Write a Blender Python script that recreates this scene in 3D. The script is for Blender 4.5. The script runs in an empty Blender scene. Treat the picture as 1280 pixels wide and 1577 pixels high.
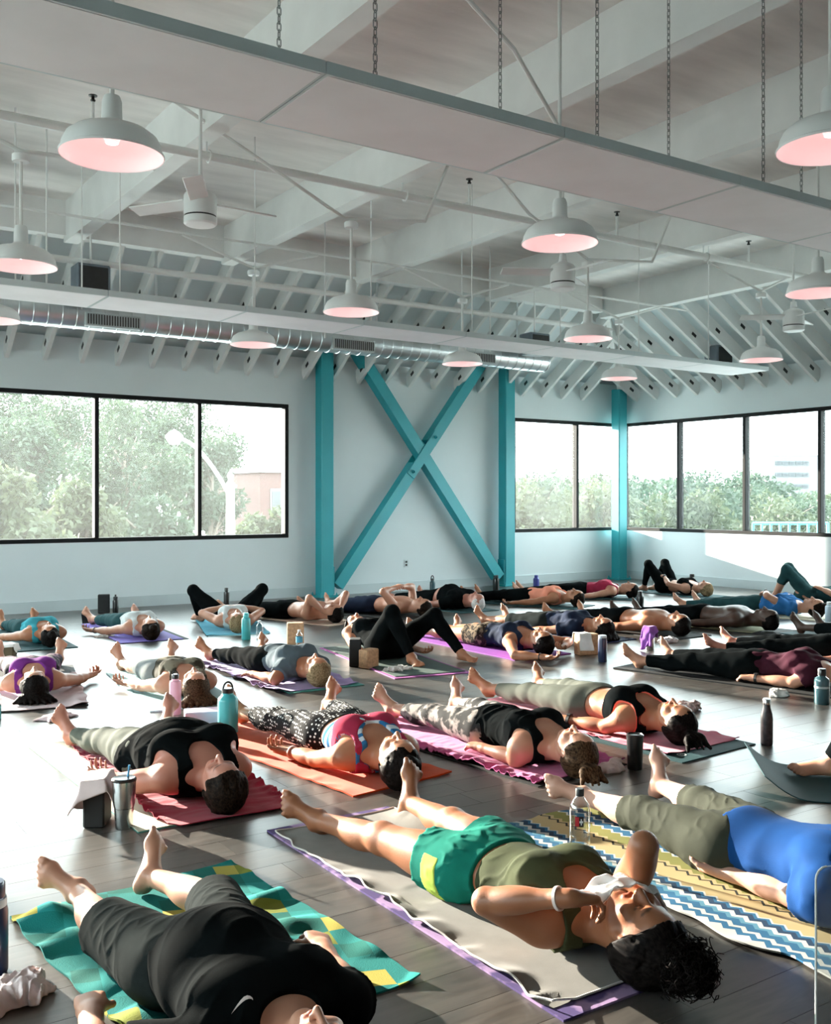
import bpy, math, random
import numpy as np
from mathutils import Vector, Matrix

random.seed(7)
S = bpy.context.scene
COL = S.collection

# ------------------------------------------------------------------ camera
EYE = 1.40
YAW = 33.87
FOC = 1550.0
HZN = 770.0
cam_d = bpy.data.cameras.new('camera')
cam = bpy.data.objects.new('camera', cam_d)
COL.objects.link(cam)
cam.location = (0, 0, EYE)
cam.rotation_euler = (math.radians(90), 0, -math.radians(YAW))
cam_d.sensor_fit = 'HORIZONTAL'
cam_d.sensor_width = 36
cam_d.lens = FOC / 1280 * 36
cam_d.shift_y = -(788.5 - HZN) / 1280
cam_d.clip_end = 600
cam_d.clip_start = 0.05
S.camera = cam

# ------------------------------------------------------------------ sky, sun, exposure
W = bpy.data.worlds.new('sky')
S.world = W
W.use_nodes = True
wn = W.node_tree
bg = wn.nodes['Background']
bg.inputs['Color'].default_value = (0.85, 0.965, 1.0, 1)
bg.inputs['Strength'].default_value = 6.5

SUN_DIR = Vector((0.25, -1.0, -0.216)).normalized()      # the way the light travels
sd = bpy.data.lights.new('sun', 'SUN')
sd.energy = 17
sd.angle = math.radians(0.7)
sd.color = (1.0, 0.86, 0.74)
sun = bpy.data.objects.new('sun', sd)
COL.objects.link(sun)
sun.rotation_euler = SUN_DIR.to_track_quat('-Z', 'Y').to_euler()
sun.location = (2, 30, 12)

S.view_settings.view_transform = 'Standard'
S.view_settings.look = 'None'
S.view_settings.gamma = 1
S.view_settings.use_curve_mapping = False
S.view_settings.exposure = 1.1
S.cycles.max_bounces = 10
S.cycles.diffuse_bounces = 6
S.cycles.glossy_bounces = 4
S.cycles.transmission_bounces = 8
S.cycles.transparent_max_bounces = 16
S.cycles.caustics_reflective = False
S.cycles.caustics_refractive = False
S.cycles.sample_clamp_indirect = 6.0
S.cycles.use_denoising = True

# ------------------------------------------------------------------ helpers
CY, SY = math.cos(math.radians(YAW)), math.sin(math.radians(YAW))


def room(x, d, z=0.0):
    """camera-plan coordinates (right, ahead) to room coordinates"""
    return Vector((CY * x + SY * d, -SY * x + CY * d, z))


def at(px, py, z=0.0):
    d = (EYE - z) * FOC / (py - HZN)
    return room((px - 640) / FOC * d, d, z)


def put(o, parent=None):
    COL.objects.link(o)
    if parent is not None:
        o.parent = parent
    return o


def tag(o, label=None, cat=None, group=None, kind=None):
    if label: o['label'] = label
    if cat: o['category'] = cat
    if group: o['group'] = group
    if kind: o['kind'] = kind
    return o


def empty(name, loc=(0, 0, 0), rz=0.0):
    o = bpy.data.objects.new(name, None)
    o.empty_display_size = 0.1
    COL.objects.link(o)
    o.location = loc
    o.rotation_euler = (0, 0, rz)
    return o


def copy_tree(o, parent=None):
    c = o.copy()
    COL.objects.link(c)
    if parent is not None:
        c.parent = parent
    for ch in list(o.children):
        copy_tree(ch, c)
    return c


def mesh_np(name, V, Q, smooth=True):
    """mesh from numpy verts (n,3) and faces (m,k)"""
    me = bpy.data.meshes.new(name)
    V = np.asarray(V, np.float32); Q = np.asarray(Q, np.int32)
    k = Q.shape[1]
    me.vertices.add(len(V)); me.vertices.foreach_set('co', V.ravel())
    me.loops.add(Q.size); me.loops.foreach_set('vertex_index', Q.ravel())
    me.polygons.add(len(Q))
    me.polygons.foreach_set('loop_start', np.arange(0, Q.size, k, dtype=np.int32))
    me.polygons.foreach_set('loop_total', np.full(len(Q), k, np.int32))
    if smooth:
        me.polygons.foreach_set('use_smooth', np.ones(len(Q), bool))
    me.update()
    me.validate()
    return me


class MB:
    """collects simple solids and links them as ONE mesh object"""

    def __init__(s):
        s.v, s.f, s.sm = [], [], []

    def _add(s, vs, fs, smooth=False):
        b = len(s.v)
        s.v += [tuple(v) for v in vs]
        s.f += [tuple(b + i for i in f) for f in fs]
        s.sm += [smooth] * len(fs)

    def box(s, c, sz, M=None):
        hx, hy, hz = sz[0] / 2, sz[1] / 2, sz[2] / 2
        vs = [Vector((x * hx, y * hy, z * hz)) for x in (-1, 1) for y in (-1, 1) for z in (-1, 1)]
        c = Vector(c)
        vs = [(M @ v if M else v) + c for v in vs]
        s._add(vs, [(0, 1, 3, 2), (4, 6, 7, 5), (0, 4, 5, 1), (2, 3, 7, 6), (0, 2, 6, 4), (1, 5, 7, 3)])
        return s

    def rbox(s, c, sz, r=0.01, M=None):
        """box with every edge chamfered"""
        h = [x / 2 for x in sz]
        r = min(r, min(h) * 0.9)
        pts = {}
        vs = []
        for sx in (-1, 1):
            for sy in (-1, 1):
                for sz_ in (-1, 1):
                    sg = (sx, sy, sz_)
                    for ax in range(3):
                        p = [sg[i] * (h[i] if i == ax else h[i] - r) for i in range(3)]
                        pts[(sg, ax)] = len(vs); vs.append(Vector(p))
        fs = []
        for ax in range(3):
            o = [i for i in range(3) if i != ax]
            for sg in (-1, 1):
                q = []
                for a, b in ((-1, -1), (1, -1), (1, 1), (-1, 1)):
                    t = [0, 0, 0]; t[ax] = sg; t[o[0]] = a; t[o[1]] = b
                    q.append(pts[(tuple(t), ax)])
                fs.append(q if (sg > 0) == (ax != 1) else q[::-1])
        for ax in range(3):
            o = [i for i in range(3) if i != ax]
            for a in (-1, 1):
                for b in (-1, 1):
                    t1 = [0, 0, 0]; t1[ax] = -1; t1[o[0]] = a; t1[o[1]] = b
                    t2 = list(t1); t2[ax] = 1
                    fs.append([pts[(tuple(t1), o[0])], pts[(tuple(t2), o[0])], pts[(tuple(t2), o[1])], pts[(tuple(t1), o[1])]])
        for sx in (-1, 1):
            for sy in (-1, 1):
                for sz_ in (-1, 1):
                    fs.append([pts[((sx, sy, sz_), a)] for a in range(3)])
        c = Vector(c)
        s._add([(M @ v if M else v) + c for v in vs], fs)
        return s

    def bar(s, a, b, w, h, up=(0, 0, 1)):
        """rectangular bar from a to b, w across, h along up"""
        a, b = Vector(a), Vector(b)
        y = (b - a); L = y.length; y.normalize()
        x = y.cross(Vector(up)).normalized()
        z = x.cross(y)
        M = Matrix((x, y, z)).transposed()
        return s.box((a + b) / 2, (w, L, h), M)

    def tube(s, pts, r, n=10, cap=True):
        pts = [Vector(p) for p in pts]
        rs = r if isinstance(r, (list, tuple)) else [r] * len(pts)
        vs = []; fs = []
        t0 = (pts[1] - pts[0]).normalized()
        ref = Vector((0, 0, 1)) if abs(t0.z) < 0.9 else Vector((1, 0, 0))
        x = t0.cross(ref).normalized()
        for i, p in enumerate(pts):
            t = (pts[min(i + 1, len(pts) - 1)] - pts[max(i - 1, 0)]).normalized()
            x = (x - t * x.dot(t)).normalized()
            y = t.cross(x)
            for k in range(n):
                a = 2 * math.pi * k / n
                vs.append(p + (x * math.cos(a) + y * math.sin(a)) * rs[i])
        for i in range(len(pts) - 1):
            for k in range(n):
                k2 = (k + 1) % n
                fs.append((i * n + k, i * n + k2, (i + 1) * n + k2, (i + 1) * n + k))
        if cap:
            fs.append(tuple(range(n))[::-1]); fs.append(tuple((len(pts) - 1) * n + k for k in range(n)))
        s._add(vs, fs, True)
        return s

    def lathe(s, prof, c=(0, 0, 0), n=32, M=None, close=True):
        """profile of (radius, z) turned about z"""
        c = Vector(c); vs = []; fs = []
        for r, z in prof:
            for k in range(n):
                a = 2 * math.pi * k / n
                v = Vector((r * math.cos(a), r * math.sin(a), z))
                vs.append((M @ v if M else v) + c)
        m = len(prof)
        for i in range(m - 1):
            for k in range(n):
                k2 = (k + 1) % n
                fs.append((i * n + k, i * n + k2, (i + 1) * n + k2, (i + 1) * n + k))
        if close:
            if prof[0][0] > 1e-5: fs.append(tuple(range(n))[::-1])
            if prof[-1][0] > 1e-5: fs.append(tuple((m - 1) * n + k for k in range(n)))
        s._add(vs, fs, True)
        return s

    def build(s, name, mat, parent=None, kind=None):
        me = bpy.data.meshes.new(name)
        me.from_pydata(s.v, [], s.f)
        me.polygons.foreach_set('use_smooth', s.sm)
        me.update()
        if any(s.sm):
            try: me.set_sharp_from_angle(angle=math.radians(38))
            except Exception: pass
        o = bpy.data.objects.new(name, me)
        if mat is not None: me.materials.append(mat)
        put(o, parent)
        if kind: o['kind'] = kind
        return o


def obj(name, me, mat, parent=None):
    o = bpy.data.objects.new(name, me)
    if mat is not None and not me.materials: me.materials.append(mat)
    return put(o, parent)


# ------------------------------------------------------------------ materials
MATS = {}


def nodes_of(m):
    m.use_nodes = True
    nt = m.node_tree
    return nt, nt.nodes['Principled BSDF']


def mat(name, col, rough=0.5, metal=0.0, var=0.0, var_scale=8.0, bump=0.0, bump_scale=60.0, spec=None, coat=0.0,
        sheen=0.0, stretch=None, col2=None, trans=0.0, ior=None, bump_dist=0.01):
    """principled material with a noise-varied colour and a noise bump"""
    key = name
    if key in MATS: return MATS[key]
    m = bpy.data.materials.new(name)
    nt, p = nodes_of(m)
    c = (*col, 1)
    p.inputs['Base Color'].default_value = c
    p.inputs['Roughness'].default_value = rough
    p.inputs['Metallic'].default_value = metal
    if spec is not None: p.inputs['Specular IOR Level'].default_value = spec
    if coat: p.inputs['Coat Weight'].default_value = coat
    if sheen:
        p.inputs['Sheen Weight'].default_value = sheen
        p.inputs['Sheen Roughness'].default_value = 0.5
    if trans: p.inputs['Transmission Weight'].default_value = trans
    if ior: p.inputs['IOR'].default_value = ior
    tc = nt.nodes.new('ShaderNodeTexCoord')
    src = tc.outputs['Object']
    if stretch:
        mp = nt.nodes.new('ShaderNodeMapping'); mp.inputs['Scale'].default_value = stretch
        nt.links.new(src, mp.inputs['Vector']); src = mp.outputs['Vector']
    if var or col2:
        n = nt.nodes.new('ShaderNodeTexNoise'); n.inputs['Scale'].default_value = var_scale
        n.inputs['Detail'].default_value = 5
        nt.links.new(src, n.inputs['Vector'])
        r = nt.nodes.new('ShaderNodeValToRGB')
        r.color_ramp.elements[0].position = 0.3; r.color_ramp.elements[1].position = 0.7
        a = tuple(max(0, x * (1 - var)) for x in col); b = tuple(min(1, x * (1 + var)) for x in col)
        if col2: a, b = col, col2
        r.color_ramp.elements[0].color = (*a, 1); r.color_ramp.elements[1].color = (*b, 1)
        nt.links.new(n.outputs['Fac'], r.inputs['Fac']); nt.links.new(r.outputs['Color'], p.inputs['Base Color'])
    if bump:
        n2 = nt.nodes.new('ShaderNodeTexNoise'); n2.inputs['Scale'].default_value = bump_scale
        n2.inputs['Detail'].default_value = 3
        nt.links.new(src, n2.inputs['Vector'])
        bp = nt.nodes.new('ShaderNodeBump'); bp.inputs['Strength'].default_value = bump
        bp.inputs['Distance'].default_value = bump_dist
        nt.links.new(n2.outputs['Fac'], bp.inputs['Height']); nt.links.new(bp.outputs['Normal'], p.inputs['Normal'])
    MATS[key] = m
    return m
# ------------------------------------------------------------------ the room shell
M_wall = mat('wall_paint', (0.75, 0.82, 0.84), 0.75, var=0.03, var_scale=1.2, bump=0.05, bump_scale=120)
M_ceil = mat('ceiling_paint', (0.80, 0.775, 0.755), 0.85, var=0.10, var_scale=2.2, bump=0.25, bump_scale=18, stretch=(0.6, 2.4, 1))
M_beam = mat('beam_paint', (0.76, 0.77, 0.76), 0.7, var=0.05, var_scale=3, bump=0.08, bump_scale=40)
M_white = mat('white_enamel', (0.80, 0.82, 0.82), 0.45, var=0.03, var_scale=6)
M_pipe = mat('white_pipe_paint', (0.78, 0.79, 0.78), 0.55, var=0.04, var_scale=5)
M_teal = mat('teal_steel_paint', (0.020, 0.34, 0.39), 0.45, var=0.06, var_scale=3)
M_black = mat('black_frame_metal', (0.010, 0.011, 0.012), 0.65, var=0.2, var_scale=9, spec=0.2)
M_trim = mat('baseboard_paint', (0.62, 0.70, 0.72), 0.55, var=0.03, var_scale=3)
M_dark = mat('dark_plastic', (0.015, 0.017, 0.018), 0.45, var=0.2, var_scale=20)
M_galv = mat('galvanised_duct', (0.60, 0.64, 0.66), 0.30, metal=0.9, var=0.12, var_scale=5)
M_panel = mat('radiant_panel_face', (0.90, 0.91, 0.95), 0.55, var=0.05, var_scale=2.5)

XR, YB, XL, YF = 13.2, 13.0, -4.0, -4.5     # right, back, left, front wall faces
ZC, ZB, ZW = 4.66, 4.22, 3.46               # ceiling, beam underside, wall top
XE, YE = 11.15, 11.3                        # where the flat ceiling ends
SILL, HEAD = 0.86, 2.77
T = 0.22


def wall(name, rects, axis, at_, th, m):
    """wall of rectangles (u0,u1,z0,z1); axis 'x' runs along x at y=at_"""
    b = MB()
    for u0, u1, z0, z1 in rects:
        cu, cz = (u0 + u1) / 2, (z0 + z1) / 2
        if axis == 'x': b.box((cu, at_ + th / 2, cz), (u1 - u0, abs(th), z1 - z0))
        else: b.box((at_ + th / 2, cu, cz), (abs(th), u1 - u0, z1 - z0))
    return b.build(name, m, kind='structure')


WL0, WL1 = -2.95, 6.53        # left window on the back wall
WR0 = 10.68                   # right window on the back wall up to the corner
RY0 = 3.60                    # right wall windows from here to the corner
wall('wall_back', [(XL - T, XR + T, -0.3, SILL), (XL - T, WL0, SILL, HEAD), (WL1, WR0, SILL, HEAD), (XL - T, XR + T, HEAD, ZW)], 'x', YB, T, M_wall)
wall('wall_right', [(YF, YB, -0.3, SILL), (YF, RY0, SILL, HEAD), (YF, YB, HEAD, ZW)], 'y', XR, T, M_wall)
LY0, LY1 = 1.6, 11.6           # window row added to the unseen left wall as fill light
wall('wall_left', [(YF, YB, -0.3, SILL), (YF, LY0, SILL, HEAD), (LY1, YB, SILL, HEAD), (YF, YB, HEAD, 5.0)], 'y', XL, -T, M_wall)
wall('wall_front', [(XL - T, XR + T, -0.3, 5.0)], 'x', YF, -T, M_wall)
MB().box(((XL + XE) / 2, (YF + YE) / 2, ZC + 0.06), (XE - XL + 0.1, YE - YF + 0.1, 0.12)).build('ceiling', M_ceil, kind='structure')

# sloping roof deck over the rafters, on two sides with a hip at the corner
zt, zl = ZC - 0.02, ZW - 0.04


def slab(quad, th=0.1):
    b = MB()
    lo = [Vector(q) for q in quad]
    hi = [v + Vector((0, 0, th)) for v in lo]
    n = len(lo)
    fs = [tuple(range(n))[::-1], tuple(range(n, 2 * n))] + [(i, (i + 1) % n, n + (i + 1) % n, n + i) for i in range(n)]
    b._add(lo + hi, fs)
    return b


slab([(XE, YF, zt), (XR + T, YF, zl), (XR + T, YB + T, zl), (XE, YE, zt)]).build('roof_slope_right', M_wall, kind='structure')
slab([(XL, YE, zt), (XE, YE, zt), (XR + T, YB + T, zl), (XL, YB + T, zl)]).build('roof_slope_back', M_wall, kind='structure')

# beams under the ceiling
nb = 1
for bx in (-2.6, -0.75, 1.15, 3.02, 4.86, 6.68, 8.85):
    MB().box((bx, (YF + YE) / 2, (ZB + ZC) / 2), (0.15, YE - YF, ZC - ZB)).build('beam', M_beam, kind='structure')
MB().box((XE, (YF + YE) / 2, (ZB + ZC) / 2), (0.16, YE - YF + 0.16, ZC - ZB)).build('beam', M_beam, kind='structure')
MB().box(((XL + XE) / 2 - 0.08, YE, (ZB + ZC) / 2 + 0.03), (XE - XL - 0.16, 0.16, ZC - ZB - 0.06)).build('beam', M_beam, kind='structure')

# rafters from the ceiling edge down to the walls
SL = (4.40 - 3.22) / (XR - XE)


def rafter_mesh():
    b = MB()
    a = Vector((0, 0, 4.40)); c = Vector((XR - XE, 0, 3.22))
    b.bar(a + Vector((0.05, 0, -0.03)), c, 0.055, 0.20)
    return b


proto = rafter_mesh().build('rafter', M_beam)
slotb = MB()
for f in (0.42, 0.9):
    for s in (-1, 1):
        slotb.box((f * (XR - XE), s * 0.030, 4.40 - f * 1.18), (0.10, 0.006, 0.045), Matrix.Rotation(math.atan(SL), 3, 'Y'))
slot = slotb.build('bolt_plate', M_dark, proto)
tag(proto, kind='structure')
first = True
k = 0
for y in [YB - 0.42 - 0.447 * i for i in range(26)]:
    r = proto if first else copy_tree(proto)
    first = False
    r.location = (XE, min(y, YE + (YB - YE)), 0)
    r.rotation_euler = (0, 0, 0)
for x in [XR - 1.0 - 0.4525 * i for i in range(34)]:
    r = copy_tree(proto)
    r.location = (x, YE, 0)
    r.rotation_euler = (0, 0, math.radians(90))
    r.scale = ((YB - YE) / (XR - XE), 1, 1)
hip = MB().bar((XE, YE, 4.42), (XR - 0.02, YB - 0.02, 3.25), 0.07, 0.22).build('hip_rafter', M_beam, kind='structure')

# ------------------------------------------------------------------ floor of planks
def floor_mat():
    m = bpy.data.materials.new('grey_oak_plank')
    nt, p = nodes_of(m)
    L = nt.links
    tc = nt.nodes.new('ShaderNodeTexCoord')
    geo = nt.nodes.new('ShaderNodeAttribute'); geo.attribute_name = 'tone'
    oi = nt.nodes.new('ShaderNodeObjectInfo')
    add = nt.nodes.new('ShaderNodeMath'); add.operation = 'ADD'
    L.new(geo.outputs['Fac'], add.inputs[0]); L.new(oi.outputs['Random'], add.inputs[1])
    fr = nt.nodes.new('ShaderNodeMath'); fr.operation = 'FRACT'; L.new(add.outputs[0], fr.inputs[0])
    pos = nt.nodes.new('ShaderNodeNewGeometry')
    mp = nt.nodes.new('ShaderNodeMapping'); mp.inputs['Scale'].default_value = (1.2, 9, 1)
    L.new(pos.outputs['Position'], mp.inputs['Vector'])
    off = nt.nodes.new('ShaderNodeVectorMath'); off.operation = 'ADD'
    sc = nt.nodes.new('ShaderNodeMath'); sc.operation = 'MULTIPLY'; sc.inputs[1].default_value = 37
    L.new(fr.outputs[0], sc.inputs[0]); L.new(mp.outputs['Vector'], off.inputs[0]); L.new(sc.outputs[0], off.inputs[1])
    n = nt.nodes.new('ShaderNodeTexNoise'); n.inputs['Scale'].default_value = 2.6; n.inputs['Detail'].default_value = 8
    n.inputs['Distortion'].default_value = 1.2
    L.new(off.outputs[0], n.inputs['Vector'])
    r = nt.nodes.new('ShaderNodeValToRGB')
    r.color_ramp.elements[0].position = 0.28; r.color_ramp.elements[1].position = 0.72
    r.color_ramp.elements[0].color = (0.034, 0.032, 0.029, 1); r.color_ramp.elements[1].color = (0.100, 0.090, 0.079, 1)
    L.new(n.outputs['Fac'], r.inputs['Fac'])
    tr = nt.nodes.new('ShaderNodeMapRange'); tr.inputs['To Min'].default_value = 0.72; tr.inputs['To Max'].default_value = 1.22
    L.new(fr.outputs[0], tr.inputs['Value'])
    mul = nt.nodes.new('ShaderNodeVectorMath'); mul.operation = 'SCALE'
    L.new(r.outputs['Color'], mul.inputs[0]); L.new(tr.outputs[0], mul.inputs['Scale'])
    L.new(mul.outputs[0], p.inputs['Base Color'])
    rr = nt.nodes.new('ShaderNodeMapRange'); rr.inputs['To Min'].default_value = 0.30; rr.inputs['To Max'].default_value = 0.46
    L.new(n.outputs['Fac'], rr.inputs['Value']); L.new(rr.outputs[0], p.inputs['Roughness'])
    bp = nt.nodes.new('ShaderNodeBump'); bp.inputs['Strength'].default_value = 0.12; bp.inputs['Distance'].default_value = 0.004
    L.new(n.outputs['Fac'], bp.inputs['Height']); L.new(bp.outputs['Normal'], p.inputs['Normal'])
    p.inputs['Specular IOR Level'].default_value = 0.6
    p.inputs['Coat Weight'].default_value = 0.7; p.inputs['Coat Roughness'].default_value = 0.36
    return m


M_floor = floor_mat()
M_joint = mat('floor_joint', (0.03, 0.03, 0.03), 0.8)
fl = MB().box(((XL + XR) / 2, (YF + YB) / 2, -0.14), (XR - XL + 0.3, YB - YF + 0.3, 0.26)).build('floor', M_joint, kind='structure')
PW, PL, GAP, PT = 0.182, 1.22, 0.0018, 0.0115
rng = random.Random(3)
spots = []
row = 0
y = YF
while y < YB - 0.01:
    x = XL - rng.random() * PL
    while x < XR:
        x0, x1 = max(x, XL), min(x + PL, XR)
        if x1 - x0 > 0.03: spots.append((x0, x1, y, min(y + PW, YB)))
        x += PL
    y += PW


def plank_geo(w, h):
    x0, x1, y0, y1 = -w / 2 + GAP / 2, w / 2 - GAP / 2, -h / 2 + GAP / 2, h / 2 - GAP / 2
    vs = [(x0, y0, -PT), (x1, y0, -PT), (x1, y1, -PT), (x0, y1, -PT), (x0, y0, 0), (x1, y0, 0), (x1, y1, 0), (x0, y1, 0)]
    fs = [(4, 5, 6, 7)] + [(i, (i + 1) % 4, 4 + (i + 1) % 4, 4 + i) for i in range(4)]
    return vs, fs


def seen(sp):
    cx, cy = (sp[0] + sp[1]) / 2, (sp[2] + sp[3]) / 2
    d = SY * cx + CY * cy; x = CY * cx - SY * cy
    if d < 1.6: return None
    px, py = 640 + FOC * x / d, HZN + FOC * EYE / d
    return d if -150 < px < 1430 and py < 1700 else None


vis = sorted([(seen(s), s) for s in spots if seen(s)], key=lambda t: t[0])
near = [s for _, s in vis[:290]]
nearset = set(near)
cache = {}
for s in near:
    w, h = round(s[1] - s[0], 3), round(s[3] - s[2], 3)
    if (w, h) not in cache:
        b = MB(); vs, fs = plank_geo(w, h); b._add(vs, fs)
        o = b.build('plank', M_floor, fl); cache[(w, h)] = o
    else:
        o = bpy.data.objects.new('plank', cache[(w, h)].data); put(o, fl)
    o.location = ((s[0] + s[1]) / 2, (s[2] + s[3]) / 2, 0)
b = MB(); tones = []
for s in spots:
    if s in nearset: continue
    vs, fs = plank_geo(s[1] - s[0], s[3] - s[2])
    cx, cy = (s[0] + s[1]) / 2, (s[2] + s[3]) / 2
    b._add([(v[0] + cx, v[1] + cy, v[2]) for v in vs], fs)
    tones += [rng.random()] * len(vs)
far_planks = b.build('plank_field', M_floor, fl, kind='stuff')
a = far_planks.data.attributes.new('tone', 'FLOAT', 'POINT'); a.data.foreach_set('value', tones)

# ------------------------------------------------------------------ baseboards
BH = 0.14
MB().box(((XL + XR) / 2, YB - 0.009, BH / 2), (XR - XL, 0.018, BH)).build('baseboard_back', M_trim, kind='structure')
MB().box((XR - 0.009, (YF + YB) / 2, BH / 2), (0.018, YB - YF, BH)).build('baseboard_right', M_trim, kind='structure')

# ------------------------------------------------------------------ windows
def glass_mat():
    m = bpy.data.materials.new('dusty_window_glass')
    m.use_nodes = True
    nt = m.node_tree; nt.nodes.clear(); L = nt.links
    out = nt.nodes.new('ShaderNodeOutputMaterial')
    tr = nt.nodes.new('ShaderNodeBsdfTransparent'); tr.inputs['Color'].default_value = (0.94, 0.97, 0.96, 1)
    gl = nt.nodes.new('ShaderNodeBsdfGlossy'); gl.inputs['Roughness'].default_value = 0.02
    lw = nt.nodes.new('ShaderNodeLayerWeight'); lw.inputs['Blend'].default_value = 0.12
    mx = nt.nodes.new('ShaderNodeMixShader')
    L.new(lw.outputs['Fresnel'], mx.inputs['Fac']); L.new(tr.outputs[0], mx.inputs[1]); L.new(gl.outputs[0], mx.inputs[2])
    df = nt.nodes.new('ShaderNodeBsdfTranslucent'); df.inputs['Color'].default_value = (0.9, 0.93, 0.92, 1)
    nz = nt.nodes.new('ShaderNodeTexNoise'); nz.inputs['Scale'].default_value = 1.1; nz.inputs['Detail'].default_value = 6
    mr = nt.nodes.new('ShaderNodeMapRange'); mr.inputs['To Min'].default_value = 0.002; mr.inputs['To Max'].default_value = 0.022
    L.new(nz.outputs['Fac'], mr.inputs['Value'])
    m2 = nt.nodes.new('ShaderNodeMixShader')
    L.new(mr.outputs[0], m2.inputs['Fac']); L.new(mx.outputs[0], m2.inputs[1]); L.new(df.outputs[0], m2.inputs[2])
    L.new(m2.outputs[0], out.inputs['Surface'])
    return m


M_glass = glass_mat()
wcount = 0


def window(us, axis, at_, zs=(SILL, HEAD), end0=True, end1=True):
    """black framed window: us are the pane edges along the wall"""
    global wcount
    wcount += 1
    fw, fd = 0.055, 0.12

    def P(u, dpt, z): return (u, at_ + dpt, z) if axis == 'x' else (at_ + dpt, u, z)

    def D(du, dd, dz): return (du, dd, dz) if axis == 'x' else (dd, du, dz)
    r = empty('window_%d' % wcount, P((us[0] + us[-1]) / 2, 0.05, zs[0])); r['kind'] = 'structure'
    base = Vector(r.location)

    def bx(name, u, z, du, dz, m, dd=fd, off=0.05):
        c = Vector(P(u, off, z)) - base
        return MB().rbox(c, D(du, dd, dz), 0.006).build(name, m, r)
    L = us[-1] - us[0]; cu = (us[0] + us[-1]) / 2
    bx('window_frame', cu, zs[0] + fw / 2, L, fw, M_black)
    bx('window_frame', cu, zs[1] - fw / 2, L, fw, M_black)
    for i, u in enumerate(us):
        bx('mullion', u + (fw / 2 if i == 0 else -fw / 2 if i == len(us) - 1 else 0), (zs[0] + zs[1]) / 2, fw, zs[1] - zs[0] - 2 * fw, M_black)
    for u0, u1 in zip(us, us[1:]):
        c = Vector(P((u0 + u1) / 2, 0.06, (zs[0] + zs[1]) / 2)) - base
        MB().box(c, D(u1 - u0 - fw, 0.006, zs[1] - zs[0] - 2 * fw)).build('pane', M_glass, r)
    return r


window([WL0, -1.6, -0.25, 1.1, 2.45, 3.80, 5.19, WL1], 'x', YB)
window([WR0, 12.13, XR + 0.02], 'x', YB)
window([LY0 + i * (LY1 - LY0) / 6 for i in range(7)], 'y', XL - 0.16)  # out of view, added to brighten the walls and ceiling
window([RY0, 4.95, 6.29, 7.64, 8.99, 10.33, 11.68, YB - 0.02], 'y', XR)
# ------------------------------------------------------------------ teal steel frame
def steel_column(name, x, y, w, ztop, label):
    r = empty(name, (x, y, 0))
    tag(r, label, 'column')
    MB().rbox((0, 0, ztop / 2), (w, w, ztop), 0.012).build('shaft', M_teal, r)
    MB().rbox((0, 0, 0.012), (w + 0.10, w + 0.10, 0.024), 0.004).build('base_plate', M_teal, r)
    bolt = None
    for sx in (-1, 1):
        for sy in (-1, 1):
            p = (sx * (w / 2 + 0.028), sy * (w / 2 + 0.028), 0.024)
            if bolt is None:
                bolt = MB().lathe([(0.016, 0), (0.016, 0.02), (0.009, 0.021), (0.009, 0.04)], n=6).build('bolt', M_teal, r); b = bolt
            else:
                b = bolt.copy(); put(b, r)
            b.location = p
    return r


CLX, CRX, CBY = 7.02, 10.40, 12.82
steel_column('steel_column', CLX, CBY, 0.20, 4.5, 'teal steel column beside the wide left window, left end of the cross brace')
steel_column('steel_column', CRX, CBY, 0.20, 4.5, 'teal steel column at the right end of the cross brace')
steel_column('steel_column', 12.90, 12.76, 0.20, 3.35, 'teal steel column in the corner between the two window walls')

br = empty('cross_brace', ((CLX + CRX) / 2, CBY, 0))
tag(br, 'teal steel X brace bolted between two columns in front of white wall', 'brace')
hx = (CRX - CLX) / 2 - 0.19
zb, ztp = 0.15, 4.05
zc = (zb + ztp) / 2
MB().bar((-hx, 0, ztp), (hx, 0, zb), 0.17, 0.17, (0, 1, 0)).build('brace_arm', M_teal, br)
dirv = Vector((2 * hx, 0, ztp - zb)).normalized()
c0 = Vector((0, 0, zc))
MB().bar((-hx, 0, zb), c0 - dirv * 0.22, 0.17, 0.17, (0, 1, 0)).build('brace_arm', M_teal, br)
MB().bar(c0 + dirv * 0.22, (hx, 0, ztp), 0.17, 0.17, (0, 1, 0)).build('brace_arm', M_teal, br)
for sy in (-1, 1):
    g = MB().bar(c0 - dirv * 0.42 + Vector((0, sy * 0.093, 0)), c0 + dirv * 0.42 + Vector((0, sy * 0.093, 0)), 0.15, 0.014, (0, 1, 0)).build('gusset_plate', M_teal, br)
    if sy < 0:
        for q in (-0.34, 0.34):
            pb = MB().lathe([(0.03, 0), (0.03, 0.03), (0.017, 0.031), (0.017, 0.055)], c0 + dirv * q + Vector((0, -0.10, 0)), 6, Matrix.Rotation(math.radians(90), 3, 'X')).build('bolt', M_teal, g)
for sx, z in ((-1, zb), (1, zb), (-1, ztp), (1, ztp)):
    MB().rbox((sx * (hx + 0.075), 0, z + (0.06 if z > 1 else 0.085)), (0.02, 0.16, 0.40), 0.004).build('end_plate', M_teal, br)

# ------------------------------------------------------------------ pendant lamps
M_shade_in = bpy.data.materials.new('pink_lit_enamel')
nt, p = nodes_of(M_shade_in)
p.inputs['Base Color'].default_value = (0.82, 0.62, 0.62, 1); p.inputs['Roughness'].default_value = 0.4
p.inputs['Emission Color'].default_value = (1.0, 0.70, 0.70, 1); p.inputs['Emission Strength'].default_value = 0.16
M_bulb = bpy.data.materials.new('pink_bulb')
nt, p = nodes_of(M_bulb)
p.inputs['Emission Color'].default_value = (1.0, 0.72, 0.70, 1); p.inputs['Emission Strength'].default_value = 0.4
ZR = 2.98


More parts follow.
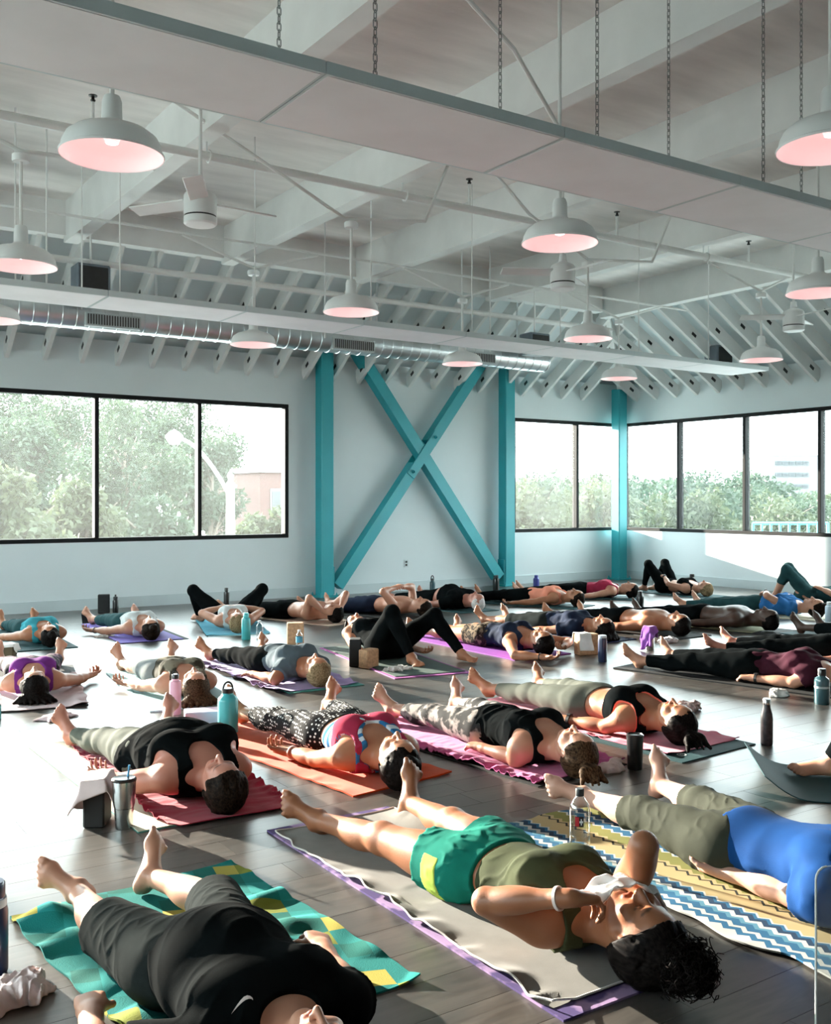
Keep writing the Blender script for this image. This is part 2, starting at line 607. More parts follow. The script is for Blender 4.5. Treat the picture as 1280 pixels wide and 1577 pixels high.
def pendant():
    r = empty('pendant_lamp')
    outer = [(0.235, 0), (0.237, 0.010), (0.228, 0.016), (0.222, 0.05), (0.205, 0.085), (0.165, 0.115), (0.10, 0.135), (0.058, 0.15), (0.047, 0.165), (0.045, 0.25), (0.036, 0.275), (0.0, 0.28)]
    inner = [(0.232, 0.002), (0.218, 0.05), (0.20, 0.08), (0.16, 0.108), (0.09, 0.126), (0.0, 0.132)]
    MB().lathe(outer, n=40, close=False).build('lamp_shade', M_white, r)
    MB().lathe(inner, n=40, close=False).build('shade_lining', M_shade_in, r)
    MB().lathe([(0.0, 0.05), (0.03, 0.06), (0.04, 0.085), (0.03, 0.115), (0.02, 0.13), (0, 0.13)], n=16).build('bulb', M_bulb, r)
    return r


LAMP_STEM = {}
lamp0 = pendant()
lamps = [
    (1.42, 4.62, 'white dome pendant lamp nearest the camera, close to the hung panels at upper left'),
    (4.2, 4.66, 'white dome pendant lamp just behind the seam of the nearer panel row, mid ceiling'),
    (6.85, 4.68, 'white dome pendant lamp by the right edge, second in size on that side'),
    (4.08, 2.72, 'largest white dome pendant lamp cut by the right edge of the frame'),
    (1.58, 7.15, 'white dome pendant lamp by the left edge in front of the hung panels'),
    (4.28, 7.35, 'white dome pendant lamp hanging in front of the left teal column'),
    (6.92, 7.27, 'white dome pendant lamp hanging before the rafters right of the right brace column'),
    (9.6, 7.28, 'white dome pendant lamp in front of the rafters of the window corner'),
    (1.85, 9.45, 'white dome pendant lamp barely in frame at the left edge under the silver duct'),
    (4.35, 9.45, 'white dome pendant lamp under the panels above the right end of the wide window'),
    (6.98, 9.42, 'white dome pendant lamp under the panels above the top right arm of the X brace'),
    (9.52, 9.42, 'smallest white dome pendant lamp, under the panel end above the corner column'),
]
M_stem = M_pipe
lamp_all = [lamp0] + [copy_tree(lamp0) for _ in lamps[1:]]
for r, (x, y, lab) in zip(lamp_all, lamps):
    r.location = (x, y, ZR)
    tag(r, lab, 'lamp', 'dome pendant lamps under the ceiling')
    top = 3.72 if y > 6 else ZC
    MB().tube([(0, 0, 0.27), (0, 0, top - ZR)], 0.012, 8).build('stem', M_stem, r)
    pl_ = bpy.data.lights.new('lamp_light', 'POINT'); pl_.energy = 0.45; pl_.color = (1.0, 0.64, 0.62); pl_.shadow_soft_size = 0.03
    lo_ = bpy.data.objects.new('lamp_light', pl_); put(lo_, r); lo_.location = (0, 0, 0.035)
    MB().lathe([(0.055, 0), (0.06, 0.012), (0.06, 0.045), (0.05, 0.055)], (0, 0, top - ZR - 0.03), 16).build('canopy_box', M_white, r)

# ------------------------------------------------------------------ radiant panels hung on chains
def chain_mesh(L, s=0.034):
    b = MB(); z = 0; k = 0
    while z < L - 0.03:
        pts = []
        for j in range(6):
            a = 2 * math.pi * j / 6 + math.pi / 6
            u, w = 0.010 * math.cos(a), s * 0.72 * math.sin(a)
            pts.append((u, 0, z + w + s * 0.72) if k % 2 == 0 else (0, u, z + w + s * 0.72))
        pts.append(pts[0])
        b.tube(pts, 0.0025, 4, cap=False)
        z += s; k += 1
    return b


M_chain = mat('chain_steel', (0.22, 0.235, 0.235), 0.45, metal=0.6, var=0.1, var_scale=30)
PLEN, PWID, PZ = 1.22, 0.60, 3.035


def radiant_panel():
    r = empty('radiant_panel')
    MB().box((0, 0, 0.002), (PLEN - 0.03, PWID - 0.03, 0.012)).build('face', M_panel, r)
    fr = MB()
    for s in (-1, 1):
        fr.box((0, s * (PWID / 2 - 0.006), 0.022), (PLEN - 0.006, 0.012, 0.05))
        fr.box((s * (PLEN / 2 - 0.009), 0, 0.022), (0.012, PWID - 0.024, 0.05))
    fr.build('panel_frame', M_trim, r)
    MB().box((0, 0, 0.03), (PLEN - 0.03, PWID - 0.03, 0.02)).build('back_cover', M_white, r)
    return r


pan0 = radiant_panel()
ch0 = rod0 = None
row1y = 3.69; row2y = 8.56
names1 = {0: 'white radiant panel of the nearer row at the upper left corner of the frame', 1: 'white radiant panel of the nearer row between the first two visible seams',
          2: 'white radiant panel of the nearer row, third from the left in view', 3: 'white radiant panel of the nearer row close to the right edge', 4: 'white radiant panel of the nearer row cut by the right edge'}
x0r1 = .4678 * 3.985      # seam
first = True
for row, ys, z, rng_, x0 in ((0, row1y, PZ, range(-2, 4), x0r1), (1, row2y, PZ + 0.04, range(-7, 2), 11.05 - PLEN * 2)):
    for k in rng_:
        r = pan0 if first else copy_tree(pan0)
        r.location = (x0 + (k + 0.5) * PLEN, ys, z)
        n = k - rng_[0]
        ordn = ['first', 'second', 'third', 'fourth', 'fifth', 'sixth', 'seventh', 'eighth', 'ninth'][n]
        lab = ('white radiant panel hung on chains, %s from the left in the row nearer the camera' if row == 0 else 'white radiant panel, %s from the left in the far row beneath the silver duct') % ordn
        tag(r, lab, 'heating panel', 'radiant panels of the nearer row' if row == 0 else 'radiant panels of the far row')
        first = False
Lc = ZC - PZ - 0.05
for r in [o for o in COL.objects if o.name.startswith('radiant_panel') and o.parent is None]:
    for cx in (-0.54, -0.36) if r.location.y < 5 else (-0.5,):
        for sy in ((-1,) if cx == -0.36 or r.location.y > 5 else (1,)):
            if r.location.y > 5:
                if rod0 is None: c = rod0 = MB().tube([(0, 0, 0), (0, 0, Lc)], 0.006, 6).build('hanger_rod', M_pipe, r)
                else: c = rod0.copy(); put(c, r)
            elif ch0 is None:
                c = ch0 = chain_mesh(Lc).build('chain', M_chain, r)
            else:
                c = ch0.copy(); put(c, r)
            c.location = (cx, sy * (PWID / 2 - 0.05), 0.045)

# ------------------------------------------------------------------ pipes and conduits
def pipe(name, pts, rad, label, cat, m=M_pipe, n=10, hangers=0):
    r = empty(name, pts[0]); base = Vector(pts[0])
    tag(r, label, cat)
    MB().tube([Vector(q) - base for q in pts], rad, n).build('pipe_run', m, r)
    return r


ps = pipe('sprinkler_pipe', [(-3.9, 7.45, 4.09), (11.0, 7.45, 4.09)], 0.034, 'long white sprinkler pipe crossing the ceiling below the beams', 'pipe')
h0 = None
for x in (-2.6, -0.75, 1.15, 3.02, 4.86, 6.68, 8.85):
    if h0 is None:
        b = MB().tube([(0.0, 0.045, 0), (0, 0.045, 0.14)], 0.007, 6).tube([(0, 0.045 * math.cos(a), 0.045 * math.sin(a)) for a in [i * math.pi / 6 for i in range(13)]], 0.008, 6, cap=False)
        h = h0 = b.build('hanger', M_pipe, ps)
    else:
        h = h0.copy(); put(h, ps)
    h.location = (x + 3.9 + 0.03, 0, 0)
for x in (0.2, 2.15, 5.6, 7.5, 9.6):
    s_ = MB().tube([(0, 0, 0), (0, 0, 0.20)], 0.012, 8).build('riser', M_pipe, ps); s_.location = (x + 3.9, 0, 0.03)
    hd = MB().lathe([(0.012, 0), (0.02, 0.012), (0.012, 0.022), (0.012, 0.04), (0.032, 0.043), (0.032, 0.048), (0, 0.05)], n=12).build('sprinkler_head', M_dark, s_); hd.location = (0, 0, 0.2)
pipe('eaves_pipe', [(-3.9, 11.05, 3.98), (11.0, 11.05, 3.98)], 0.036, 'white pipe running above the far panel row close to the rafters', 'pipe')
pipe('conduit', [(-3.9, 9.5, 4.03), (10.9, 9.5, 4.03)], 0.014, 'thin white conduit above the far row of pendant lamps', 'conduit', n=8)
pipe('conduit', [(2.2, 7.25, 4.60), (3.4, 7.30, 4.1), (4.22, 7.35, 3.764), (5.0, 7.3, 3.85), (5.3, 7.3, 4.5)], 0.015, 'bent thin white conduit at the junction box over the mid left lamp', 'conduit', n=8)
pipe('conduit', [(0.3, 7.2, 4.55), (0.9, 7.18, 4.0), (1.58, 7.15, 3.764), (2.5, 7.1, 3.8)], 0.015, 'bent thin white conduit over the lamp at the left edge', 'conduit', n=8)
pipe('conduit', [(5.6, 7.35, 4.6), (6.2, 7.3, 4.1), (6.92, 7.27, 3.764), (7.8, 7.25, 3.85), (8.1, 7.2, 4.5)], 0.015, 'bent thin white conduit over the lamp before the corner rafters', 'conduit', n=8)
pipe('conduit', [(3.6, 9.46, 4.0), (4.35, 9.45, 3.764), (5.1, 9.46, 4.0)], 0.014, 'thin white V shaped conduit over the lamp above the wide window', 'conduit', n=8)
pipe('conduit', [(6.2, 9.46, 4.0), (6.98, 9.42, 3.764), (7.7, 9.46, 4.0)], 0.014, 'thin white V shaped conduit over the lamp before the top of the X brace', 'conduit', n=8)
pipe('conduit', [(8.7, 9.46, 4.0), (9.52, 9.42, 3.764), (10.3, 9.46, 4.0)], 0.014, 'thin white V shaped conduit over the smallest lamp by the corner', 'conduit', n=8)
pipe('conduit', [(8.9, 7.45, 4.03), (9.6, 7.28, 3.764), (10.3, 7.45, 4.03)], 0.014, 'thin white V shaped conduit over the lamp before the corner rafters', 'conduit', n=8)
pipe('conduit', [(3.0, 4.3, 4.2), (3.7, 4.5, 4.0), (4.16, 4.64, 3.7)], 0.014, 'thin white conduit slanting down behind the nearer panel row', 'conduit', n=8)
for x, y, z0, z1, lab in ((2.75, 9.9, 3.25, 4.66, 'thin white hanging rod left of the mid left lamp stem'), (5.7, 10.4, 3.3, 4.66, 'thin white hanging rod behind the sprinkler pipe, mid ceiling'),
                          (7.55, 10.2, 3.3, 4.66, 'thin white hanging rod above the right brace column'), (8.0, 10.2, 3.3, 4.66, 'thin white hanging rod just right of the brace column top'),
                          (2.2, 9.0, 3.1, 4.66, 'thin white hanging rod above the far panels at left'), (1.9, 8.8, 3.1, 4.66, 'thin white hanging rod beside the lamp at the left edge')):
    pipe('hanging_rod', [(x, y, z0), (x, y, z1)], 0.008, lab, 'rod', n=6)

# ------------------------------------------------------------------ spiral duct with registers
DUY, DUZ, DUR = 11.35, 3.46, 0.165
du = empty('spiral_duct', (-3.9, DUY, DUZ))
tag(du, 'long silver spiral duct running along the back wall above the windows', 'duct')
prof = []
Ld = 9.75 + 3.9
nr = 90
b = MB()
seg = []
for i in range(nr + 1):
    x = Ld * i / nr
    seg += [(DUR, x), (DUR, x + Ld / nr * 0.86), (DUR + 0.007, x + Ld / nr * 0.90), (DUR + 0.007, x + Ld / nr * 0.97)]
b.lathe([(0, 0)] + seg + [(DUR, Ld + 0.14), (DUR * 0.9, Ld + 0.16), (0, Ld + 0.16)], n=20, M=Matrix.Rotation(math.radians(90), 3, 'Y'))
b.build('duct_pipe', M_galv, du)
M_reg = mat('register_metal', (0.50, 0.56, 0.57), 0.5, var=0.04)
for x in (3.45, 6.55, 8.55):
    rg = MB().rbox((x + 3.9, -DUR + 0.005, -0.07), (0.62, 0.06, 0.15), 0.006).build('register', M_reg, du)
    gb = MB()
    for i in range(20): gb.box((x + 3.9 - 0.28 + i * 0.0295, -DUR - 0.028, -0.07), (0.010, 0.008, 0.11))
    gb.build('grille_slats', M_dark, rg, kind='stuff')
for x in (-2, 1, 4, 7, 9.4):
    MB().box((x + 3.9, 0, DUR + 0.42), (0.03, 0.004, 0.84)).build('hanger_strap', M_galv, du)

# ------------------------------------------------------------------ ceiling fans
def fan():
    r = empty('ceiling_fan')
    MB().lathe([(0.0, 0), (0.10, 0.002), (0.112, 0.012), (0.112, 0.055)], n=28).build('lower_cap', M_white, r)
    MB().lathe([(0.108, 0.055), (0.108, 0.066)], n=28).build('seam_ring', M_dark, r)
    MB().lathe([(0.112, 0.066), (0.112, 0.20), (0.10, 0.22), (0.04, 0.25), (0.03, 0.32), (0, 0.32)], n=28).build('motor_housing', M_white, r)
    MB().tube([(0, 0, 0.3), (0, 0, ZC - 3.42)], 0.013, 8).build('downrod', M_pipe, r)
    for k in range(3):
        a = 2 * math.pi * k / 3 + 0.25
        M = Matrix.Rotation(a, 3, 'Z') @ Matrix.Rotation(math.radians(14), 3, 'X')
        d = Matrix.Rotation(a, 3, 'Z') @ Vector((1, 0, 0))
        MB().rbox(d * 0.33 + Vector((0, 0, 0.16)), (0.46, 0.13, 0.012), 0.005, M).build('blade', M_white, r)
    return r


f0 = fan()
for i, (x, y, z, lab, a) in enumerate(((2.62, 6.55, 3.28, 'white ceiling fan with cylindrical motor at upper left behind the first lamp', 1.9), (6.12, 6.75, 3.28, 'white ceiling fan below the middle pendant lamp', 0.3), (9.45, 6.75, 3.22, 'white ceiling fan in front of the right rafters', 0.1))):
    r = f0 if i == 0 else copy_tree(f0)
    r.location = (x, y, z); r.rotation_euler = (0, 0, a)
    tag(r, lab, 'ceiling fan', 'ceiling fans')

# unit heater boxes hung among the rafters
M_unit = mat('grey_unit_heater', (0.16, 0.20, 0.24), 0.5, var=0.1)
for x, y, z, lab in ((3.15, 11.0, 3.78, 'grey square speaker box hung before the rafters at upper left'), (9.35, 10.9, 3.60, 'grey square speaker box hung left of the corner rafters'), (12.55, 10.3, 3.62, 'dark square grille box between the right rafters')):
    r = empty('speaker_box', (x, y, z)); tag(r, lab, 'speaker')
    MB().rbox((0, 0, 0), (0.36, 0.26, 0.30), 0.015).build('cabinet', M_unit, r)
    MB().rbox((0, -0.135, 0), (0.30, 0.012, 0.24), 0.004).build('grille', M_dark, r)
    MB().tube([(0, 0, 0.15), (0, 0, min(ZC, zl + (zt - zl) * (XR + T - x) / (XR + T - XE)) - z)], 0.012, 6).build('bracket', M_pipe, r)

# ------------------------------------------------------------------ wall outlet
r = empty('wall_outlet', (8.55, YB, 0.42)); tag(r, 'small grey power outlet plate on wall under the X brace', 'outlet')
MB().rbox((0, -0.004, 0), (0.075, 0.008, 0.115), 0.003).build('plate', M_trim, r)
for s in (-1, 1):
    MB().rbox((0, -0.009, s * 0.024), (0.034, 0.004, 0.030), 0.001).build('socket', M_dark, r)

# ------------------------------------------------------------------ outside
M_ground = mat('outside_ground', (0.36, 0.365, 0.35), 0.9, var=0.2, var_scale=0.3)
GZ = -4.2
MB().box((40, 60, GZ - 0.1), (500, 500, 0.2)).build('ground_outside', M_ground, kind='structure')


def leaf_mat(name, c1, c2):
    m = bpy.data.materials.new(name); nt, p = nodes_of(m); L = nt.links
    at_ = nt.nodes.new('ShaderNodeAttribute'); at_.attribute_name = 'tone'
    r = nt.nodes.new('ShaderNodeValToRGB'); r.color_ramp.elements[0].color = (*c1, 1); r.color_ramp.elements[1].color = (*c2, 1)
    L.new(at_.outputs['Fac'], r.inputs['Fac']); L.new(r.outputs['Color'], p.inputs['Base Color'])
    p.inputs['Roughness'].default_value = 0.55
    tl = nt.nodes.new('ShaderNodeBsdfTranslucent'); L.new(r.outputs['Color'], tl.inputs['Color'])
    mx = nt.nodes.new('ShaderNodeMixShader'); mx.inputs['Fac'].default_value = 0.45
    out = nt.nodes['Material Output']
    L.new(p.outputs[0], mx.inputs[1]); L.new(tl.outputs[0], mx.inputs[2]); L.new(mx.outputs[0], out.inputs['Surface'])
    return m


M_leafA = leaf_mat('leaf_green', (0.018, 0.040, 0.022), (0.052, 0.078, 0.046))
M_leafB = leaf_mat('leaf_olive', (0.035, 0.052, 0.024), (0.075, 0.088, 0.046))
M_bark = mat('bark', (0.12, 0.10, 0.08), 0.9, var=0.3, bump=0.4, bump_scale=20)


def tree(x, y, h, rad, label, m, seed, n=2600, leaf=0.20):
    rs = np.random.RandomState(seed)
    r = empty('tree', (x, y, GZ)); tag(r, label, 'tree', 'trees outside the windows')
    MB().tube([(0, 0, 0), (0.1, 0, h * 0.25), (0, 0.05, h * 0.45), (0.1, 0, h * 0.8)], [0.22, 0.18, 0.14, 0.05], 10).build('trunk', M_bark, r)
    bb = MB()
    for k in range(7):
        a = k * 0.9 + seed; z0 = h * (0.3 + 0.06 * k)
        bb.tube([(0, 0, z0), (math.cos(a) * rad * 0.35, math.sin(a) * rad * 0.35, z0 + h * 0.12), (math.cos(a) * rad * 0.7, math.sin(a) * rad * 0.7, z0 + h * 0.22)], [0.09, 0.06, 0.02], 6)
    bb.build('branches', M_bark, r, kind='stuff')
    ncl = 26
    cc = rs.normal(size=(ncl, 3)); cc /= np.linalg.norm(cc, axis=1)[:, None]
    cc *= (0.35 + 0.6 * rs.rand(ncl, 1)) * np.array([rad, rad, h * 0.36]); cc[:, 2] += h * 0.60
    ci = rs.randint(0, ncl, n)
    d = rs.normal(size=(n, 3)); d /= np.linalg.norm(d, axis=1)[:, None]
    pos = cc[ci] + d * (rad * 0.36 * (0.55 + 0.5 * rs.rand(n, 1)))
    pos[:, 2] = np.maximum(pos[:, 2], h * 0.14)
    u = rs.normal(size=(n, 3)); u /= np.linalg.norm(u, axis=1)[:, None]
    v = np.cross(u, rs.normal(size=(n, 3))); v /= np.linalg.norm(v, axis=1)[:, None]
    s = leaf * (0.6 + 0.8 * rs.rand(n, 1))
    V = np.stack([pos - u * s, pos + v * s * 0.45, pos + u * s, pos - v * s * 0.45], 1).reshape(-1, 3)
    Q = np.arange(4 * n).reshape(-1, 4)
    me = mesh_np('foliage', V, Q, False)
    a = me.attributes.new('tone', 'FLOAT', 'POINT')
    tone = np.clip(0.5 * rs.rand(ncl)[ci] + 0.5 * rs.rand(n), 0, 1)
    a.data.foreach_set('value', np.repeat(tone, 4).astype(np.float32))
    f = obj('foliage', me, m, r); f['kind'] = 'stuff'
    return r


k = 0
for px, d, topy, rad, m, lab in (
        (55, 98, 588, 6.5, M_leafA, 'broad far tree behind the first pane of the wide window'),
        (205, 122, 590, 7.5, M_leafA, 'broad far tree behind the middle pane of the wide window'),
        (318, 146, 640, 6.0, M_leafA, 'far tree filling the gap left of the brick house'),
        (-190, 104, 610, 6.5, M_leafA, 'broad tree beyond the left edge outside the wide window'),
        (-330, 88, 640, 5.5, M_leafB, 'yellowish tree far beyond the left edge outside the wide window'),
        (-70, 77, 600, 3.6, M_leafB, 'tree mostly hidden by the left edge outside the wide window'),
        (38, 40, 636, 2.4, M_leafA, 'leafy tree in the left part of the first visible pane of the wide window'),
        (98, 68, 585, 3.4, M_leafA, 'tallest leafy tree behind the first mullion of the wide window'),
        (190, 47, 606, 2.7, M_leafA, 'leafy tree left of the street lamp head in the middle pane'),
        (268, 61, 592, 3.2, M_leafA, 'leafy tree behind the street lamp head'),
        (325, 53, 640, 2.3, M_leafA, 'leafy tree behind the right mullion of the wide window'),
        (368, 94, 705, 2.6, M_leafB, 'low yellowish tree beside the lamp post near the brick house'),
        (120, 33, 738, 1.8, M_leafB, 'low yellowish bush tree under the first mullion of the wide window'),
        (12, 29, 715, 1.8, M_leafB, 'low yellowish bush tree in the first pane at the left edge'),
        (415, 36, 778, 1.5, M_leafB, 'low bush in front of the brick house'),
        (240, 36, 762, 1.8, M_leafA, 'low green bush below the street lamp arm')):
    q = room((px - 640) / FOC * d, d)
    top = EYE + (HZN - topy) / FOC * d
    k += 1
    tree(q.x, q.y, top - GZ, rad, lab, m, k, 9500 if rad < 5 else 16000, 0.13 if rad < 5 else 0.26)
for px, d, topy, rad, m, lab in (
        (812, 100, 744, 6.5, M_leafA, 'broad far tree left of the first corner window mullion'),
        (905, 118, 747, 6.5, M_leafB, 'broad far tree between the mullion and the corner column'),
        (1000, 102, 746, 6.5, M_leafA, 'broad far tree right of the corner column'),
        (1068, 122, 744, 7.0, M_leafB, 'broad far tree in the second pane of the right window wall'),
        (1150, 112, 748, 6.0, M_leafA, 'broad far tree behind the third pane mullion'),
        (1245, 138, 766, 7.0, M_leafB, 'broad far tree beneath the office block at right'),
        (805, 50, 748, 3.0, M_leafB, 'pale tree at the left end of the corner windows beside the brace column'),
        (838, 64, 722, 3.2, M_leafA, 'taller tree in the first pane right of the brace column'),
        (885, 80, 744, 3.6, M_leafA, 'tree behind the mullion left of the corner column'),
        (928, 55, 747, 3.0, M_leafB, 'tree just left of the corner column'),
        (990, 72, 745, 3.5, M_leafA, 'tree in the first pane of the right window wall'),
        (1042, 52, 748, 2.9, M_leafB, 'pale tree behind the first mullion of the right window wall'),
        (1090, 63, 726, 3.3, M_leafA, 'broad round tree in the second pane of the right window wall'),
        (1150, 86, 732, 3.8, M_leafA, 'round tree behind the second mullion of the right window wall'),
        (1195, 56, 760, 3.0, M_leafB, 'lower tree beneath the white office block'),
        (1262, 74, 768, 3.6, M_leafA, 'low tree at the right edge window mullion')):
    q = room((px - 640) / FOC * d, d)
    top = EYE + (HZN - topy) / FOC * d
    k += 1
    tree(q.x, q.y, top - GZ, rad, lab, m, k, 8000 if rad < 5 else 14000, 0.16 if rad < 5 else 0.28)

# street lamp
q = room((355 - 640) / FOC * 26, 26)
r = empty('street_lamp', (q.x, q.y, GZ)); tag(r, 'white street lamp post with curved arm outside the wide left window', 'street lamp')
M_post = mat('pale_concrete_post', (0.13, 0.125, 0.125), 0.7, var=0.05)
zt_ = 1.40 + (770 - 752) / FOC * 26 - GZ
MB().lathe([(0.15, 0), (0.11, zt_), (0.15, zt_), (0.16, zt_ + 0.08), (0.09, zt_ + 0.14), (0.05, zt_ + 0.22), (0.085, zt_ + 0.29), (0.085, zt_ + 0.34), (0.03, zt_ + 0.42), (0.0, zt_ + 0.5)], n=16).build('post', M_post, r)
ax = Vector((-CY, SY, 0))
arm = []
for i in range(13):
    t = i / 12
    arm.append(ax * (1.45 * t) + Vector((0, 0, zt_ - 0.25 + 1.55 * math.sin(t * math.pi / 2) ** 0.9)))
MB().tube(arm, 0.055, 8).build('arm', M_post, r)
hd = empty('luminaire', arm[-1]); hd.parent = r
MB().lathe([(0, -0.19), (0.12, -0.17), (0.20, -0.05), (0.23, 0.0)], n=20).build('globe', mat('milky_globe', (0.17, 0.17, 0.17), 0.3), hd)
MB().lathe([(0.235, 0.0), (0.22, 0.07), (0.12, 0.16), (0.05, 0.20), (0, 0.24)], n=20).build('hood', M_post, hd)

# brick house far left
q = room((462 - 640) / FOC * 72, 72)
r = empty('brick_house', (q.x, q.y, GZ)); tag(r, 'red brick house with one pale window seen at the right of the wide left window', 'house')
M_brick = mat('red_brick_wall', (0.085, 0.045, 0.04), 0.9, var=0.12, var_scale=3)
zh = EYE + (770 - 728) / FOC * 72 - GZ
MB().box((0, 4, zh / 2), (6.2, 8, zh)).build('wall', M_brick, r)
MB().box((0, 4, zh + 0.15), (6.6, 8.4, 0.35)).build('cornice', M_post, r)
for xx in (-1.9, 0.2, 2.1):
    f = MB().rbox((xx, -0.03, zh - 2.0), (0.9, 0.12, 1.7), 0.02).build('window', M_post, r)
    MB().box((xx, -0.10, zh - 2.0), (0.66, 0.03, 1.4)).build('pane', mat('far_pane', (0.05, 0.055, 0.06), 0.2), f)
# office block far right
dO = 170
q = room((1213 - 640) / FOC * dO, dO)
r = empty('office_block', (q.x, q.y, GZ), -math.radians(YAW)); tag(r, 'white office block with dark window bands far beyond the right windows', 'building')
zo = EYE + (770 - 700) / FOC * dO - GZ
M_off = mat('white_render', (0.105, 0.11, 0.115), 0.8)
MB().box((2, 8, zo / 2), (9.5, 14, zo)).build('wall', M_off, r)
for i in range(3):
    zz = EYE + (770 - (713 + 18 * i)) / FOC * dO - GZ
    for j in range(5):
        MB().box((-1.2 + j * 1.15, 0.98, zz), (1.0, 0.2, 0.62)).build('window', mat('far_window', (0.02, 0.024, 0.028), 0.3), r)
# teal railing outside the right windows
a0, a1 = at(1165, 811.5, 0.62), None
r = empty('railing', (24.0, 15.5, GZ)); tag(r, 'teal railing seen low outside the right windows', 'railing')
def rail_pt(px, py, d): 
    v = room((px - 640) / FOC * d, d); v.z = EYE - (py - HZN) / FOC * d; return v - Vector((24.0, 15.5, GZ))
A, Bp = rail_pt(1160, 806, 32), rail_pt(1275, 806, 30)
MB().tube([A, Bp], 0.045, 8).build('top_rail', M_teal, r)
MB().tube([A - Vector((0, 0, 0.45)), Bp - Vector((0, 0, 0.45))], 0.03, 8).build('lower_rail', M_teal, r)
for i in range(9):
    c = A.lerp(Bp, i / 8)
    MB().tube([(c.x, c.y, 0), c], 0.04, 8).build('post', M_teal, r)
# ------------------------------------------------------------------ implicit surfaces: shapes are blended as distance fields and meshed
def unit(v):
    v = np.asarray(v, float); return v / (np.linalg.norm(v) + 1e-12)


class RC:
    """tapered capsule from a to b; flat=(axis, factor) squeezes it along an axis"""

    def __init__(s, a, b, r1, r2, flat=None):
        s.a, s.b = np.asarray(a, float), np.asarray(b, float)
        s.r1, s.r2, s.flat = r1, r2, flat
        m = max(r1, r2) * (flat[1] if flat and flat[1] > 1 else 1)
        s.lo, s.hi = np.minimum(s.a, s.b) - m, np.maximum(s.a, s.b) + m

    def grow(s, g):
        return RC(s.a, s.b, s.r1 + g, s.r2 + g, s.flat)

    def d(s, X, Y, Z):
        ba = s.b - s.a; L2 = max(ba @ ba, 1e-9)
        px, py, pz = X - s.a[0], Y - s.a[1], Z - s.a[2]
        t = np.clip((px * ba[0] + py * ba[1] + pz * ba[2]) / L2, 0, 1)
        qx, qy, qz = px - ba[0] * t, py - ba[1] * t, pz - ba[2] * t
        if s.flat:
            w = s.flat[0]; f = 1 / s.flat[1] - 1
            k = (qx * w[0] + qy * w[1] + qz * w[2]) * f
            qx, qy, qz = qx + k * w[0], qy + k * w[1], qz + k * w[2]
        return np.sqrt(qx * qx + qy * qy + qz * qz) - (s.r1 + (s.r2 - s.r1) * t)


class EL:
    """ellipsoid with axes given by the rows of R"""

    def __init__(s, c, r, R=None):
        s.c, s.r = np.asarray(c, float), np.asarray(r, float)
        s.R = np.eye(3) if R is None else np.asarray(R, float)
        e = np.sqrt(((s.R * s.r[:, None]) ** 2).sum(0))
        s.lo, s.hi = s.c - e, s.c + e

    def grow(s, g):
        return EL(s.c, s.r + g, s.R)

    def d(s, X, Y, Z):
        px, py, pz = X - s.c[0], Y - s.c[1], Z - s.c[2]
        q = [px * s.R[i][0] + py * s.R[i][1] + pz * s.R[i][2] for i in range(3)]
        k0 = np.sqrt(sum((q[i] / s.r[i]) ** 2 for i in range(3)))
        k1 = np.sqrt(sum((q[i] / s.r[i] ** 2) ** 2 for i in range(3))) + 1e-9
        return k0 * (k0 - 1) / k1


